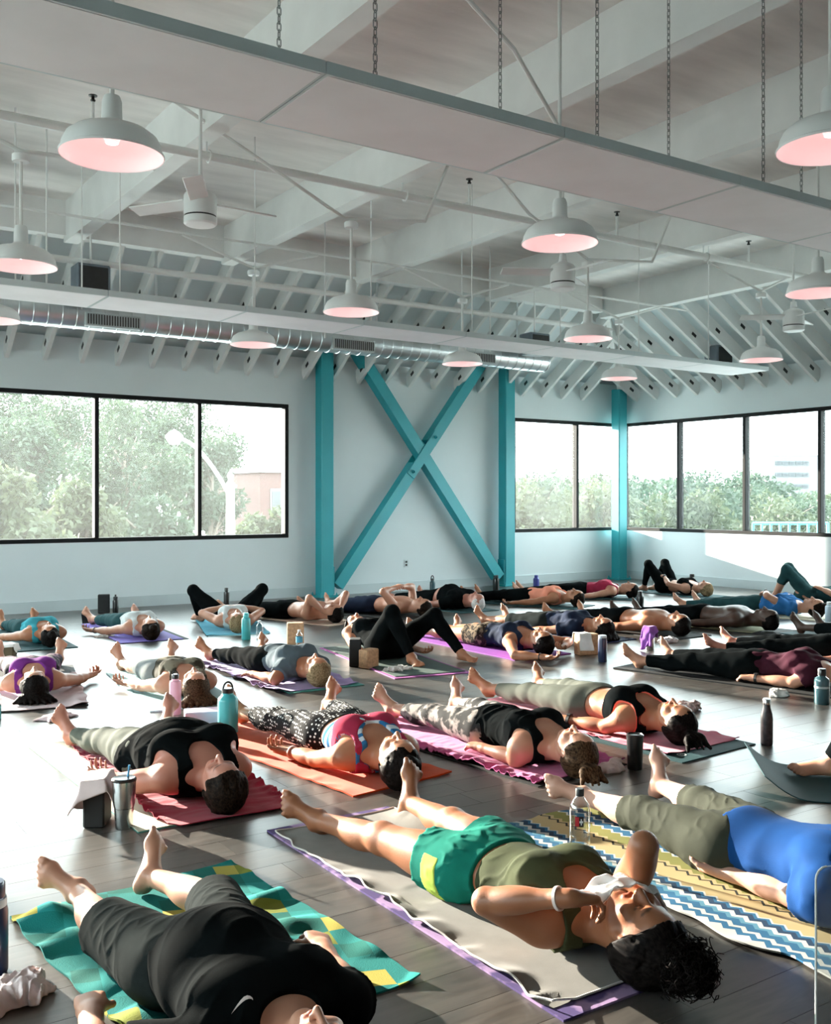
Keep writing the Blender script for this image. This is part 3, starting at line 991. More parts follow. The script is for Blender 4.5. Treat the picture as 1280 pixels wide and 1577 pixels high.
class Vol:
    def __init__(s, lo, hi, res):
        s.res = res
        s.lo = np.asarray(lo, float)
        n = np.ceil((np.asarray(hi, float) - s.lo) / res).astype(int) + 1
        s.ax = [(s.lo[i] + np.arange(n[i]) * res).astype(np.float32) for i in range(3)]
        s.F = np.full(n, 0.5, np.float32)

    def sl(s, lo, hi):
        out = []
        for i in range(3):
            a = int(math.floor((lo[i] - s.lo[i]) / s.res)); b = int(math.ceil((hi[i] - s.lo[i]) / s.res)) + 1
            a, b = max(a, 0), min(b, len(s.ax[i]))
            if b <= a: return None
            out.append(slice(a, b))
        return tuple(out)

    def grid(s, q):
        return s.ax[0][q[0]][:, None, None], s.ax[1][q[1]][None, :, None], s.ax[2][q[2]][None, None, :]

    def add(s, p, k=0.0):
        m = k + 2.5 * s.res
        q = s.sl(p.lo - m, p.hi + m)
        if q is None: return
        d = p.d(*s.grid(q))
        f = s.F[q]
        if k > 0:
            h = np.maximum(k - np.abs(f - d), 0) / k
            s.F[q] = np.minimum(f, d) - h * h * (k * 0.25)
        else:
            s.F[q] = np.minimum(f, d)

    def group(s, prims, k, kout):
        lo = np.min([p.lo for p in prims], 0); hi = np.max([p.hi for p in prims], 0)
        m = max(k, kout) + 3 * s.res
        q = s.sl(lo - m, hi + m)
        if q is None: return
        sub = Vol.__new__(Vol); sub.res = s.res; sub.ax = [s.ax[i][q[i]] for i in range(3)]
        sub.lo = np.array([a[0] for a in sub.ax], float)
        sub.F = np.full(s.F[q].shape, 0.5, np.float32)
        for p in prims: sub.add(p, k)
        f, d = s.F[q], sub.F
        if kout > 0:
            h = np.maximum(kout - np.abs(f - d), 0) / kout
            s.F[q] = np.minimum(f, d) - h * h * (kout * 0.25)
        else:
            s.F[q] = np.minimum(f, d)

    def sub(s, p, k=0.0):
        m = k + 2.5 * s.res
        q = s.sl(p.lo - m, p.hi + m)
        if q is None: return
        d = -p.d(*s.grid(q)); f = s.F[q]
        if k > 0:
            h = np.maximum(k - np.abs(f - d), 0) / k
            s.F[q] = np.maximum(f, d) + h * h * (k * 0.25)
        else:
            s.F[q] = np.maximum(f, d)

    def cut(s, n, c, within=None):
        """keep the side where n.p < c (only inside the box `within` if given)"""
        q = (slice(None),) * 3 if within is None else s.sl(*within)
        if q is None: return
        X, Y, Z = s.grid(q)
        s.F[q] = np.maximum(s.F[q], X * n[0] + Y * n[1] + Z * n[2] - c)

    def warp(s, fn):
        X, Y, Z = s.grid((slice(None),) * 3)
        near = np.abs(s.F) < 0.03
        i = np.nonzero(near)
        s.F[i] += fn(s.ax[0][i[0]], s.ax[1][i[1]], s.ax[2][i[2]])

    def mesh(s, name, smooth=1):
        F = np.pad(s.F, 1, constant_values=0.5)
        S_ = F < 0
        n = F.shape
        c = np.zeros((n[0] - 1, n[1] - 1, n[2] - 1), np.int8)
        for a in (0, 1):
            for b in (0, 1):
                for e in (0, 1):
                    c += S_[a:n[0] - 1 + a, b:n[1] - 1 + b, e:n[2] - 1 + e]
        act = (c > 0) & (c < 8)
        I, J, K = np.nonzero(act)
        N = len(I)
        if N == 0: return None, None
        idx = np.full(act.shape, -1, np.int32); idx[I, J, K] = np.arange(N)
        acc = np.zeros((N, 3), np.float32); cnt = np.zeros(N, np.float32)
        corners = [(a, b, e) for a in (0, 1) for b in (0, 1) for e in (0, 1)]
        val = {cc: F[I + cc[0], J + cc[1], K + cc[2]] for cc in corners}
        for c0 in corners:
            for axx in range(3):
                if c0[axx] == 0:
                    c1 = list(c0); c1[axx] = 1; c1 = tuple(c1)
                    f0, f1 = val[c0], val[c1]
                    m = (f0 < 0) != (f1 < 0)
                    t = np.where(m, f0 / np.where(m, f0 - f1, 1), 0)
                    for i in range(3):
                        acc[:, i] += np.where(m, c0[i] + (t if i == axx else 0), 0)
                    cnt += m
        V = (np.stack([I, J, K], 1) + acc / cnt[:, None]) * s.res + (s.lo - s.res)
        quads = []
        for axx in range(3):
            o1, o2 = [(1, 2), (2, 0), (0, 1)][axx]
            sl0 = [slice(None)] * 3; sl1 = [slice(None)] * 3
            sl0[axx] = slice(0, n[axx] - 1); sl1[axx] = slice(1, n[axx])
            ch = S_[tuple(sl0)] != S_[tuple(sl1)]
            P = np.stack(np.nonzero(ch), 1)
            ok = (P[:, o1] > 0) & (P[:, o2] > 0) & (P[:, o1] < n[o1] - 1) & (P[:, o2] < n[o2] - 1)
            P = P[ok]
            inside = S_[P[:, 0], P[:, 1], P[:, 2]]
            def g(d1, d2):
                Q = P.copy(); Q[:, o1] -= d1; Q[:, o2] -= d2
                return idx[Q[:, 0], Q[:, 1], Q[:, 2]]
            q = np.stack([g(1, 1), g(0, 1), g(0, 0), g(1, 0)], 1)
            q[~inside] = q[~inside][:, ::-1]
            quads.append(q)
        Q = np.concatenate(quads)
        Q = Q[(Q >= 0).all(1)]
        for _ in range(smooth):
            a = np.zeros_like(V); w = np.zeros(len(V), np.float32)
            for i in range(4):
                np.add.at(a, Q[:, i], V[Q[:, (i + 1) % 4]]); np.add.at(w, Q[:, i], 1)
                np.add.at(a, Q[:, i], V[Q[:, (i + 3) % 4]]); np.add.at(w, Q[:, i], 1)
            V = 0.5 * V + 0.5 * a / np.maximum(w, 1)[:, None]
        return V.astype(np.float32), Q


def wav(seed, scale, amp, stretch=(1, 1, 1), n=7):
    """a smooth random field from a few sines"""
    rs = np.random.RandomState(seed)
    Kv = rs.normal(size=(n, 3)); Kv /= np.linalg.norm(Kv, axis=1)[:, None]
    Kv *= (2 * math.pi / scale) * (0.6 + 0.9 * rs.rand(n, 1)) / np.asarray(stretch)
    ph = rs.rand(n) * 6.28

    def f(x, y, z):
        t = 0
        for i in range(n): t = t + np.sin(Kv[i, 0] * x + Kv[i, 1] * y + Kv[i, 2] * z + ph[i] + 0.8 * np.sin(Kv[(i + 1) % n, 1] * x * 0.5 - Kv[(i + 2) % n, 0] * y * 0.5))
        return (amp / math.sqrt(n)) * 1.2 * t
    return f


def ridges(seed, scale, amp, stretch=(1, 1, 1)):
    """sharp folds"""
    a, b = wav(seed, scale, 1.0, stretch, 4), wav(seed + 50, scale * 2.2, 1.0, stretch, 4)

    def f(x, y, z): return amp * (0.55 - np.abs(a(x, y, z)) * (0.6 + 0.4 * b(x, y, z)))
    return f


def creases(seed, scale, amp, stretch=(1, 1, 1)):
    """narrow raised creases that come and go, as in thin jersey"""
    a, b = wav(seed, scale, 1.0, stretch, 4), wav(seed + 31, scale * 2.5, 1.0, (1, 1, 1), 5)

    def f(x, y, z):
        k = 1 / (1 + (a(x, y, z) / 0.42) ** 2)
        return -amp * (k * np.clip(0.55 + 0.6 * b(x, y, z), 0, 1) - 0.15)
    return f


# ------------------------------------------------------------------ skin, cloth and hair materials
def skin_mat(name, col, lip=None):
    if name in MATS: return MATS[name]
    m = bpy.data.materials.new(name); nt, p = nodes_of(m); L = nt.links
    lip = lip or (col[0] * 0.72, col[1] * 0.42, col[2] * 0.42)
    nz = nt.nodes.new('ShaderNodeTexNoise'); nz.inputs['Scale'].default_value = 14; nz.inputs['Detail'].default_value = 4
    r = nt.nodes.new('ShaderNodeValToRGB'); r.color_ramp.elements[0].position = 0.3; r.color_ramp.elements[1].position = 0.7
    r.color_ramp.elements[0].color = (col[0] * 0.93, col[1] * 0.86, col[2] * 0.84, 1); r.color_ramp.elements[1].color = (*col, 1)
    tc = nt.nodes.new('ShaderNodeTexCoord'); L.new(tc.outputs['Object'], nz.inputs['Vector'])
    L.new(nz.outputs['Fac'], r.inputs['Fac'])
    at_ = nt.nodes.new('ShaderNodeAttribute'); at_.attribute_name = 'paint'
    sp = nt.nodes.new('ShaderNodeSeparateColor'); L.new(at_.outputs['Color'], sp.inputs['Color'])
    prev = r.outputs['Color']
    for ch, c in (('Red', lip), ('Green', (0.02, 0.014, 0.011)), ('Blue', (min(1, col[0] * 1.1), col[1] * 0.95, col[2] * 0.95))):
        mx = nt.nodes.new('ShaderNodeMix'); mx.data_type = 'RGBA'
        L.new(sp.outputs[ch], mx.inputs['Factor']); L.new(prev, mx.inputs['A']); mx.inputs['B'].default_value = (*c, 1)
        prev = mx.outputs['Result']
    L.new(prev, p.inputs['Base Color'])
    p.inputs['Roughness'].default_value = 0.46
    p.inputs['Specular IOR Level'].default_value = 0.4
    p.inputs['Subsurface Weight'].default_value = 0.0
    n2 = nt.nodes.new('ShaderNodeTexNoise'); n2.inputs['Scale'].default_value = 160
    L.new(tc.outputs['Object'], n2.inputs['Vector'])
    bp = nt.nodes.new('ShaderNodeBump'); bp.inputs['Strength'].default_value = 0.12; bp.inputs['Distance'].default_value = 0.003
    L.new(n2.outputs['Fac'], bp.inputs['Height']); L.new(bp.outputs['Normal'], p.inputs['Normal'])
    MATS[name] = m
    return m


SKIN = {
    'fair': skin_mat('skin_fair', (0.52, 0.265, 0.175)), 'pale': skin_mat('skin_pale', (0.60, 0.35, 0.265)), 'tan': skin_mat('skin_tan', (0.42, 0.185, 0.10)),
    'brown': skin_mat('skin_brown', (0.31, 0.125, 0.060)), 'dark': skin_mat('skin_dark', (0.075, 0.042, 0.030)), 'ruddy': skin_mat('skin_ruddy', (0.47, 0.205, 0.145))}


def cloth(name, col, **kw):
    k = dict(rough=0.88, var=0.10, var_scale=10, bump=0.25, bump_scale=260, bump_dist=0.002, spec=0.08)
    k.update(kw)
    return mat('cloth_' + name, col, **k)


def knit_pattern(name, base, spot, kind, scale):
    """printed fabric: dots, stripes or patches in object space"""
    key = 'cloth_' + name
    if key in MATS: return MATS[key]
    m = bpy.data.materials.new(key); nt, p = nodes_of(m); L = nt.links
    tc = nt.nodes.new('ShaderNodeTexCoord')
    mx = nt.nodes.new('ShaderNodeMix'); mx.data_type = 'RGBA'
    mx.inputs['A'].default_value = (*base, 1); mx.inputs['B'].default_value = (*spot, 1)
    rp = nt.nodes.new('ShaderNodeValToRGB'); rp.color_ramp.interpolation = 'LINEAR'
    if kind == 'dots':
        v = nt.nodes.new('ShaderNodeTexVoronoi'); v.inputs['Scale'].default_value = scale; v.inputs['Randomness'].default_value = 0.35
        L.new(tc.outputs['Object'], v.inputs['Vector']); L.new(v.outputs['Distance'], rp.inputs['Fac'])
        rp.color_ramp.elements[0].position = 0.27; rp.color_ramp.elements[0].color = (1, 1, 1, 1)
        rp.color_ramp.elements[1].position = 0.33; rp.color_ramp.elements[1].color = (0, 0, 0, 1)
    elif kind == 'stripes':
        v = nt.nodes.new('ShaderNodeTexWave'); v.inputs['Scale'].default_value = scale; v.inputs['Distortion'].default_value = 1.5
        v.bands_direction = 'Y'; v.inputs['Detail'].default_value = 1
        L.new(tc.outputs['Object'], v.inputs['Vector']); L.new(v.outputs['Fac'], rp.inputs['Fac'])
        rp.color_ramp.elements[0].position = 0.45; rp.color_ramp.elements[0].color = (0, 0, 0, 1)
        rp.color_ramp.elements[1].position = 0.58; rp.color_ramp.elements[1].color = (1, 1, 1, 1)
    else:
        v = nt.nodes.new('ShaderNodeTexNoise'); v.inputs['Scale'].default_value = scale; v.inputs['Detail'].default_value = 3
        L.new(tc.outputs['Object'], v.inputs['Vector']); L.new(v.outputs['Fac'], rp.inputs['Fac'])
        rp.color_ramp.elements[0].position = 0.47; rp.color_ramp.elements[0].color = (0, 0, 0, 1)
        rp.color_ramp.elements[1].position = 0.56; rp.color_ramp.elements[1].color = (1, 1, 1, 1)
    L.new(rp.outputs['Color'], mx.inputs['Factor']); L.new(mx.outputs['Result'], p.inputs['Base Color'])
    p.inputs['Roughness'].default_value = 0.85; p.inputs['Specular IOR Level'].default_value = 0.08
    MATS[key] = m
    return m


def hair_mat(name, c1, c2):
    key = 'hair_' + name
    if key in MATS: return MATS[key]
    m = bpy.data.materials.new(key); nt, p = nodes_of(m); L = nt.links
    tc = nt.nodes.new('ShaderNodeTexCoord')
    mp = nt.nodes.new('ShaderNodeMapping'); mp.inputs['Scale'].default_value = (70, 5, 45)
    L.new(tc.outputs['Object'], mp.inputs['Vector'])
    n = nt.nodes.new('ShaderNodeTexNoise'); n.inputs['Scale'].default_value = 2.0; n.inputs['Detail'].default_value = 3; n.inputs['Distortion'].default_value = 0.3
    L.new(mp.outputs[0], n.inputs['Vector'])
    r = nt.nodes.new('ShaderNodeValToRGB'); r.color_ramp.elements[0].position = 0.35; r.color_ramp.elements[1].position = 0.68
    r.color_ramp.elements[0].color = (*c1, 1); r.color_ramp.elements[1].color = (*c2, 1)
    L.new(n.outputs['Fac'], r.inputs['Fac']); L.new(r.outputs['Color'], p.inputs['Base Color'])
    p.inputs['Roughness'].default_value = 0.55; p.inputs['Specular IOR Level'].default_value = 0.04
    bp = nt.nodes.new('ShaderNodeBump'); bp.inputs['Strength'].default_value = 0.45; bp.inputs['Distance'].default_value = 0.003
    L.new(n.outputs['Fac'], bp.inputs['Height']); L.new(bp.outputs['Normal'], p.inputs['Normal'])
    MATS[key] = m
    return m


HAIR = {'black': hair_mat('black', (0.003, 0.0025, 0.0025), (0.014, 0.011, 0.010)), 'dark': hair_mat('dark', (0.005, 0.0035, 0.003), (0.026, 0.016, 0.011)),
        'brown': hair_mat('brown', (0.018, 0.011, 0.007), (0.10, 0.06, 0.033)), 'blond': hair_mat('blond', (0.14, 0.095, 0.05), (0.36, 0.26, 0.15)),
        'white': hair_mat('white', (0.50, 0.47, 0.46), (0.80, 0.76, 0.74))}

# ------------------------------------------------------------------ people
RES_SCALE = 1.0


def ik(a, t, l1, l2, pole):
    """middle joint of a two bone chain bent towards pole"""
    a, t, pole = map(lambda v: np.asarray(v, float), (a, t, pole))
    d = t - a; L = np.linalg.norm(d); L = min(L, (l1 + l2) * 0.999); u = unit(d); t = a + u * L
    x = (l1 * l1 - l2 * l2 + L * L) / (2 * L)
    h = math.sqrt(max(l1 * l1 - x * x, 0))
    v = pole - u * (pole @ u); v = unit(v)
    return a + u * x + v * h, t


class Person:
    """A figure lying on its back in its own frame: +y to the crown, +z up, pelvis above the origin."""

    def __init__(s, **o):
        s.o = o
        g = o.get
        fem = g('female', True)
        s.fem = fem
        w = g('build', 1.0)                 # girth
        s.w = w
        belly = g('belly', 0.0)
        sh = (0.160 if fem else 0.190) * (0.9 + 0.1 * w)
        hp = 0.092
        s.sh, s.hp = sh, hp
        base = g('lift', 0.0)
        P = np.array
        tilt = g('torso_lift', 0.0)         # raises the chest end
        def zt(y, z): return z + tilt * max(y, 0) / 0.55
        zc = 0.105 * (0.75 + 0.25 * w)
        # torso -----------------------------------------------------
        T = []
        T.append(EL((0, -0.01, zc), (0.165 * w, 0.135, 0.103 * w)))                           # pelvis
        T.append(EL((0, 0.15, zt(.15, zc + 0.002)), (0.138 * w if fem else 0.15 * w, 0.16, 0.092 * w)))   # waist
        if belly: T.append(EL((0, 0.14, zc + 0.03), (0.14 * w + belly * 0.3, 0.18, 0.09 + belly)))
        T.append(EL((0, 0.33, zt(.33, zc + 0.012)), (0.150 * w if fem else 0.168 * w, 0.17, 0.106 * (0.6 + 0.4 * w))))  # ribs
        T.append(RC((-sh + 0.05, 0.44, zt(.44, zc - 0.005)), (sh - 0.05, 0.44, zt(.44, zc - 0.005)), 0.078, 0.078))   # shoulder girdle
        T.append(RC((-0.06, 0.475, zt(.475, zc + 0.006)), (0.06, 0.475, zt(.475, zc + 0.006)), 0.055, 0.055))
        if fem:
            bz = zc + 0.088 * (0.6 + 0.4 * w)
            for sx in (-1, 1): T.append(EL((sx * 0.078 * w, 0.335, zt(.33, bz)), (0.070 * w, 0.074, 0.050 * w)))
        else:
            for sx in (-1, 1): T.append(EL((sx * 0.082 * w, 0.375, zt(.37, zc + 0.075 * w)), (0.085 * w, 0.065, 0.034)))
        for sx in (-1, 1): T.append(EL((sx * 0.085 * w, -0.09, 0.085), (0.095 * w, 0.11, 0.085)))      # buttocks
        s.torso = T
        s.zt, s.zc = zt, zc
        # head ------------------------------------------------------
        hc = P(g('head', (0, 0.685, zt(.6, 0.115) if not tilt else 0.115 + tilt * g('head_k', 1.0))))
        turn, nod, tip = (math.radians(v) for v in g('face', (0, 0, 0)))
        # face=(turn about the long axis, nod chin to chest, tip sideways)
        Rn = np.array(Matrix.Rotation(tip, 3, 'Z') @ Matrix.Rotation(nod, 3, 'X') @ Matrix.Rotation(turn, 3, 'Y'))
        R_, U_, F_ = Rn @ P([1, 0, 0]), Rn @ P([0, 1, 0]), Rn @ P([0, 0, 1])
        s.hf = (hc, R_, U_, F_)
        def h(r, u, f): return hc + R_ * r + U_ * u + F_ * f
        A = np.stack([R_, U_, F_])
        s.h, s.hA = h, A
        H = [EL(h(0, 0.028, -0.012), (0.076, 0.090, 0.098), A), EL(h(0, -0.032, 0.028), (0.060, 0.078, 0.064), A)]
        for sx in (-1, 1):
            H.append(RC(h(sx * 0.052, -0.045, 0.0), h(sx * 0.014, -0.094, 0.060), 0.020, 0.018))
            H.append(EL(h(sx * 0.042, -0.020, 0.062), (0.024, 0.022, 0.022), A))
        H.append(EL(h(0, -0.098, 0.062), (0.022, 0.016, 0.018), A))
        H.append(RC(h(-0.032, 0.030, 0.078), h(0.032, 0.030, 0.078), 0.012, 0.012))
        H.append(EL(h(0, 0.062, 0.052), (0.052, 0.042, 0.036), A))
        s.headp = H
        s.nose = [RC(h(0, 0.012, 0.088), h(0, -0.026, 0.113), 0.0085, 0.0115), EL(h(0.012, -0.031, 0.099), (0.0085, 0.008, 0.0085), A), EL(h(-0.012, -0.031, 0.099), (0.0085, 0.008, 0.0085), A)]
        s.lips = [RC(h(-0.019, -0.058, 0.084), h(0, -0.055, 0.094), 0.0055, 0.0075), RC(h(0.019, -0.058, 0.084), h(0, -0.055, 0.094), 0.0055, 0.0075),
                  RC(h(-0.015, -0.065, 0.084), h(0.015, -0.065, 0.084), 0.0085, 0.0085)]
        s.eyes = [EL(h(sx * 0.031, 0.004, 0.074), (0.015, 0.011, 0.013), A) for sx in (-1, 1)]
        s.sock = [EL(h(sx * 0.032, 0.006, 0.097), (0.019, 0.012, 0.012), A) for sx in (-1, 1)]
        s.ears = []
        for sx in (-1, 1):
            s.ears.append(RC(h(sx * 0.076, 0.018, -0.012), h(sx * 0.072, -0.026, -0.004), 0.016, 0.011, (R_, 0.5)))
        s.paint = [('r', p, 0.003) for p in s.lips]
        for sx in (-1, 1):
            s.paint.append(('g', RC(h(sx * 0.019, 0.001, 0.088), h(sx * 0.033, -0.002, 0.088), 0.002, 0.002), 0.0032))
            s.paint.append(('g', RC(h(sx * 0.033, -0.002, 0.088), h(sx * 0.046, 0.002, 0.080), 0.002, 0.0015), 0.0032))
            s.paint.append(('g', RC(h(sx * 0.016, 0.030, 0.093), h(sx * 0.034, 0.035, 0.088), 0.003, 0.003), 0.004))
            s.paint.append(('g', RC(h(sx * 0.034, 0.035, 0.088), h(sx * 0.050, 0.029, 0.075), 0.003, 0.0015), 0.004))
        nb_ = P((0, 0.505, zt(.5, zc - 0.008)))
        s.neck = [RC(h(0, -0.05, -0.022), nb_, 0.052 if fem else 0.060, 0.060 if fem else 0.070)]
        s.neck_base = nb_
        # limbs ------------------------------------------------------
        s.legs, s.arms = [], []
        for sx, key in ((-1, 'leg_m'), (1, 'leg_p')):
            s.legs.append(s.make_leg(sx, g(key, g('legs', {}))))
        for sx, key in ((-1, 'arm_m'), (1, 'arm_p')):
            s.arms.append(s.make_arm(sx, g(key, g('arms', {}))))

    # -------------------------------------------------------------
    def make_leg(s, sx, q):
        P = np.array; w = s.w
        hip = P((sx * s.hp, -0.03, 0.095))
        l1, l2 = 0.425, 0.405
        if 'ankle' in q:
            ank = P(q['ankle'], float)
            knee, ank = ik(hip, ank, l1, l2, q.get('pole', (sx * 0.2, 0, 1)))
        else:
            sp = math.radians(q.get('spread', 9)) * sx
            d1 = P((math.sin(sp), -math.cos(sp), -0.01))
            knee = hip + unit(d1) * l1; knee[2] = max(knee[2], q.get('knee_z', 0.085))
            sp2 = math.radians(q.get('spread2', q.get('spread', 9))) * sx
            ank = knee + unit(P((math.sin(sp2), -math.cos(sp2), 0))) * l2; ank[2] = 0.058
        ld = unit(ank - knee)
        if 'foot' in q:
            f = unit(P(q['foot'], float))
        else:
            out = math.radians(q.get('toe_out', 38)) * sx
            up = P((math.sin(out), 0, math.cos(out)))
            pf = math.radians(q.get('point', 24))
            f = unit(up * math.cos(pf) + ld * math.sin(pf))
        sole = ld - f * (ld @ f); sole = unit(sole)
        wd = np.cross(f, sole) * 1.0
        inner = wd if (wd @ P((-sx, 0, 0.0))) > 0 else -wd
        if abs(wd @ P((1, 0, 0))) < 0.35:     # foot lies along x: take the inner edge from the outward roll
            inner = wd if wd[2] > 0 else -wd
        inner = P(q['inner'], float) if 'inner' in q else inner
        thigh = [RC(hip + P((sx * 0.004, 0.0, 0)), knee, 0.088 * w, 0.056 * (0.6 + 0.4 * w)),
                 EL(hip * 0.62 + knee * 0.38, (0.075 * w, 0.17, 0.078 * w), s.along(knee - hip)),
                 EL(knee + P((0, 0, 0)), (0.052, 0.06, 0.052), s.along(knee - hip))]
        back = unit(np.cross(np.cross(knee - hip, P((0, 0, 1))), ank - knee))
        cal = knee * 0.68 + ank * 0.32
        bend = unit((hip - knee)) * 0 + (P((0, 0, -1)) if abs(ld[2]) < 0.5 else unit(P((hip - knee)[:2].tolist() + [0])))
        shin = [RC(knee, ank, 0.050 * (0.6 + 0.4 * w), 0.033), EL(cal + bend * 0.016, (0.050 * (0.6 + 0.4 * w), 0.115, 0.050), s.along(ank - knee))]
        heel = ank + sole * 0.030 - f * 0.035
        ball = ank + f * 0.120 + sole * 0.040
        foot = [RC(ank, heel, 0.034, 0.031), RC(heel + f * 0.01, ball, 0.030, 0.027, (sole, 0.8)),
                RC(ank + f * 0.012 - sole * 0.002, ball - sole * 0.010 + inner * 0.008, 0.032, 0.022), RC(ball + inner * 0.022, ball - inner * 0.024 - f * 0.012, 0.025, 0.019, (sole, 0.82)),
                EL(ank + inner * 0.026, (0.014,) * 3), EL(ank - inner * 0.028 + ld * 0.008, (0.013,) * 3)]
        toes = []
        for i in range(5):
            off = 0.032 - 0.0175 * i - (0.004 if i else 0)
            Lr = (0.040, 0.040, 0.035, 0.029, 0.022)[i]
            r = (0.0135, 0.0098, 0.0092, 0.0088, 0.0085)[i]
            b = ball + inner * off + f * (0.010 - 0.005 * i) - sole * 0.002
            m = b + f * (Lr * 0.62) - sole * 0.006
            e = b + f * Lr + sole * 0.004
            toes += [[RC(b, m, r * 1.05, r), RC(m, e, r, r * 0.92)]]
            s.paint.append(('b', EL(e - sole * (r * 0.85) , (0.006, 0.006, 0.006)), 0.002))
        return dict(hip=hip, knee=knee, ank=ank, ld=ld, f=f, thigh=thigh, shin=shin, foot=foot, toes=toes, sx=sx, inner=inner, sole=sole)

    @staticmethod
    def along(v):
        """frame whose second axis runs along v"""
        y = unit(v); ref = np.array((0, 0, 1.0)) if abs(y[2]) < 0.9 else np.array((1.0, 0, 0))
        x = unit(np.cross(y, ref)); z = np.cross(x, y)
        return np.stack([x, y, z])

    def make_arm(s, sx, q):
        P = np.array; w = s.w; fem = s.fem
        k = (0.92 if fem else 1.0) * (0.55 + 0.45 * w)
        shd = P((sx * s.sh, 0.445, s.zt(.445, s.zc - 0.012)))
        l1, l2 = 0.275, 0.245
        if 'elbow' in q:
            el, wr = P(q['elbow'], float), P(q['wrist'], float)
        elif 'wrist' in q:
            wr = P(q['wrist'], float)
            el, wr = ik(shd, wr, l1, l2, q.get('pole', (sx, 0, -0.3)))
        else:
            a = math.radians(q.get('abd', 24)) * sx
            el = shd + unit(P((math.sin(a), -math.cos(a), -0.10))) * l1
            el[2] = max(q.get('elbow_z', 0.052), 0.045)
            b = math.radians(q.get('fore', q.get('abd', 24) - 8)) * sx
            wr = el + unit(P((math.sin(b), -math.cos(b), 0))) * l2
            wr[2] = q.get('wrist_z', 0.040)
        fd = unit(wr - el)
        hd = unit(P(q['hand'], float)) if 'hand' in q else fd
        if 'aim' in q: hd = unit(s.h(*q['aim']) - wr)
        n = P(q.get('palm', (0, 0, 1)), float)
        n = unit(n - hd * (n @ hd))
        t = np.cross(n, hd)
        # thumb on the outer side when the palm faces up beside the body
        ts = q.get('thumb', 0)
        if ts == 0: ts = 1 if (t @ P((sx, 0, 0))) * (1 if n[2] >= 0 else -1) > 0 else -1
        t = t * ts
        upper = [RC(shd, el, 0.050 * k, 0.038 * k), EL(shd + P((sx * 0.004, -0.005, 0.004)), (0.060 * k, 0.062 * k, 0.056 * k)), EL(shd * 0.55 + el * 0.45, (0.044 * k, 0.10, 0.045 * k), s.along(el - shd))]
        fore = [RC(el, wr, 0.039 * k, 0.026 * k), EL(el * 0.68 + wr * 0.32, (0.042 * k, 0.09, 0.040 * k), s.along(wr - el)), RC(wr - fd * 0.03, wr + hd * 0.02, 0.027 * k, 0.025 * k, (n, 0.8))]
        kn = []
        hs = (0.93 if fem else 1.03)
        palm = []
        curl = q.get('curl', 0.55)
        fingers = []
        for i in range(4):
            off = (0.029 - 0.0195 * i) * hs
            kb = wr + hd * (0.088 - 0.006 * abs(i - 1)) * hs + t * off - n * 0.002
            palm.append(RC(wr + hd * 0.015 + t * off * 0.55, kb, 0.0165 * hs, 0.0125 * hs))
            Ls = np.array((0.044, 0.028, 0.022)) * (0.93, 1.05, 0.98, 0.78)[i] * hs
            r = (0.0088, 0.0090, 0.0086, 0.0076)[i] * hs
            pts = [kb]; ang = 0
            dirv = hd + t * (0.10 - 0.07 * i)
            for j in range(3):
                ang += curl * (0.65 if j == 0 else 1.0) * (1 + 0.10 * i)
                dv = unit(dirv) * math.cos(ang) + n * math.sin(ang)
                pts.append(pts[-1] + dv * Ls[j])
            fingers.append([RC(pts[j], pts[j + 1], r * (1 - 0.06 * j), r * (0.94 - 0.06 * j)) for j in range(3)])
            s.paint.append(('b', EL(pts[-1] - unit(np.cross(np.cross(dv, n), dv)) * r * 0.7 * (1), (0.005,) * 3), 0.002))
        palm.append(EL(wr + hd * 0.05 * hs, (0.040 * hs, 0.045 * hs, 0.015 * hs), np.stack([t, hd, n])))
        palm.append(RC(wr + hd * 0.02 + t * 0.018, wr + hd * 0.05 * hs + t * 0.036 * hs + n * 0.010, 0.017 * hs, 0.014 * hs))
        tb = wr + hd * 0.042 * hs + t * 0.034 * hs + n * 0.010
        tm = tb + unit(hd * 0.75 + t * 0.65 + n * 0.25) * 0.036 * hs
        te = tm + unit(hd * 0.95 + t * 0.15 + n * (0.25 + 0.3 * curl)) * 0.030 * hs
        thumb = [RC(tb, tm, 0.0115 * hs, 0.0100 * hs), RC(tm, te, 0.0098 * hs, 0.0082 * hs)]
        return dict(sh=shd, el=el, wr=wr, hd=hd, n=n, t=t, upper=upper, fore=fore, palm=palm, fingers=fingers, thumb=thumb, sx=sx, k=k, fd=fd)

    # -------------------------------------------------------------
    def bounds(s):
        ps = s.torso + s.headp
        for a in s.arms: ps = ps + a['upper'] + a['fore'] + a['palm'] + [x for f in a['fingers'] for x in f] + a['thumb']
        for l in s.legs: ps = ps + l['thigh'] + l['shin'] + l['foot'] + [x for t in l['toes'] for x in t]
        lo = np.min([p.lo for p in ps], 0) - 0.02; hi = np.max([p.hi for p in ps], 0) + 0.02
        lo[2] = -0.012
        return lo, hi

    def body(s, res):
        lo, hi = s.bounds()
        v = Vol(lo, hi, res)
        for p in s.torso: v.add(p, 0.045)
        v.group(s.headp, 0.022, 0.0)
        for p in s.neck: v.add(p, 0.03)
        for p in s.sock: v.sub(p, 0.010)
        for p in s.eyes: v.add(p, 0.004)
        for p in s.nose: v.add(p, 0.008)
        for p in s.lips: v.add(p, 0.0045)
        for p in s.ears: v.add(p, 0.005)
        for l in s.legs:
            v.group(l['thigh'] + l['shin'] + l['foot'], 0.026, 0.035)
            for t in l['toes']: v.group(t, 0.004, 0.005)
        fat = max(0.0, res - 0.0065) * 0.55
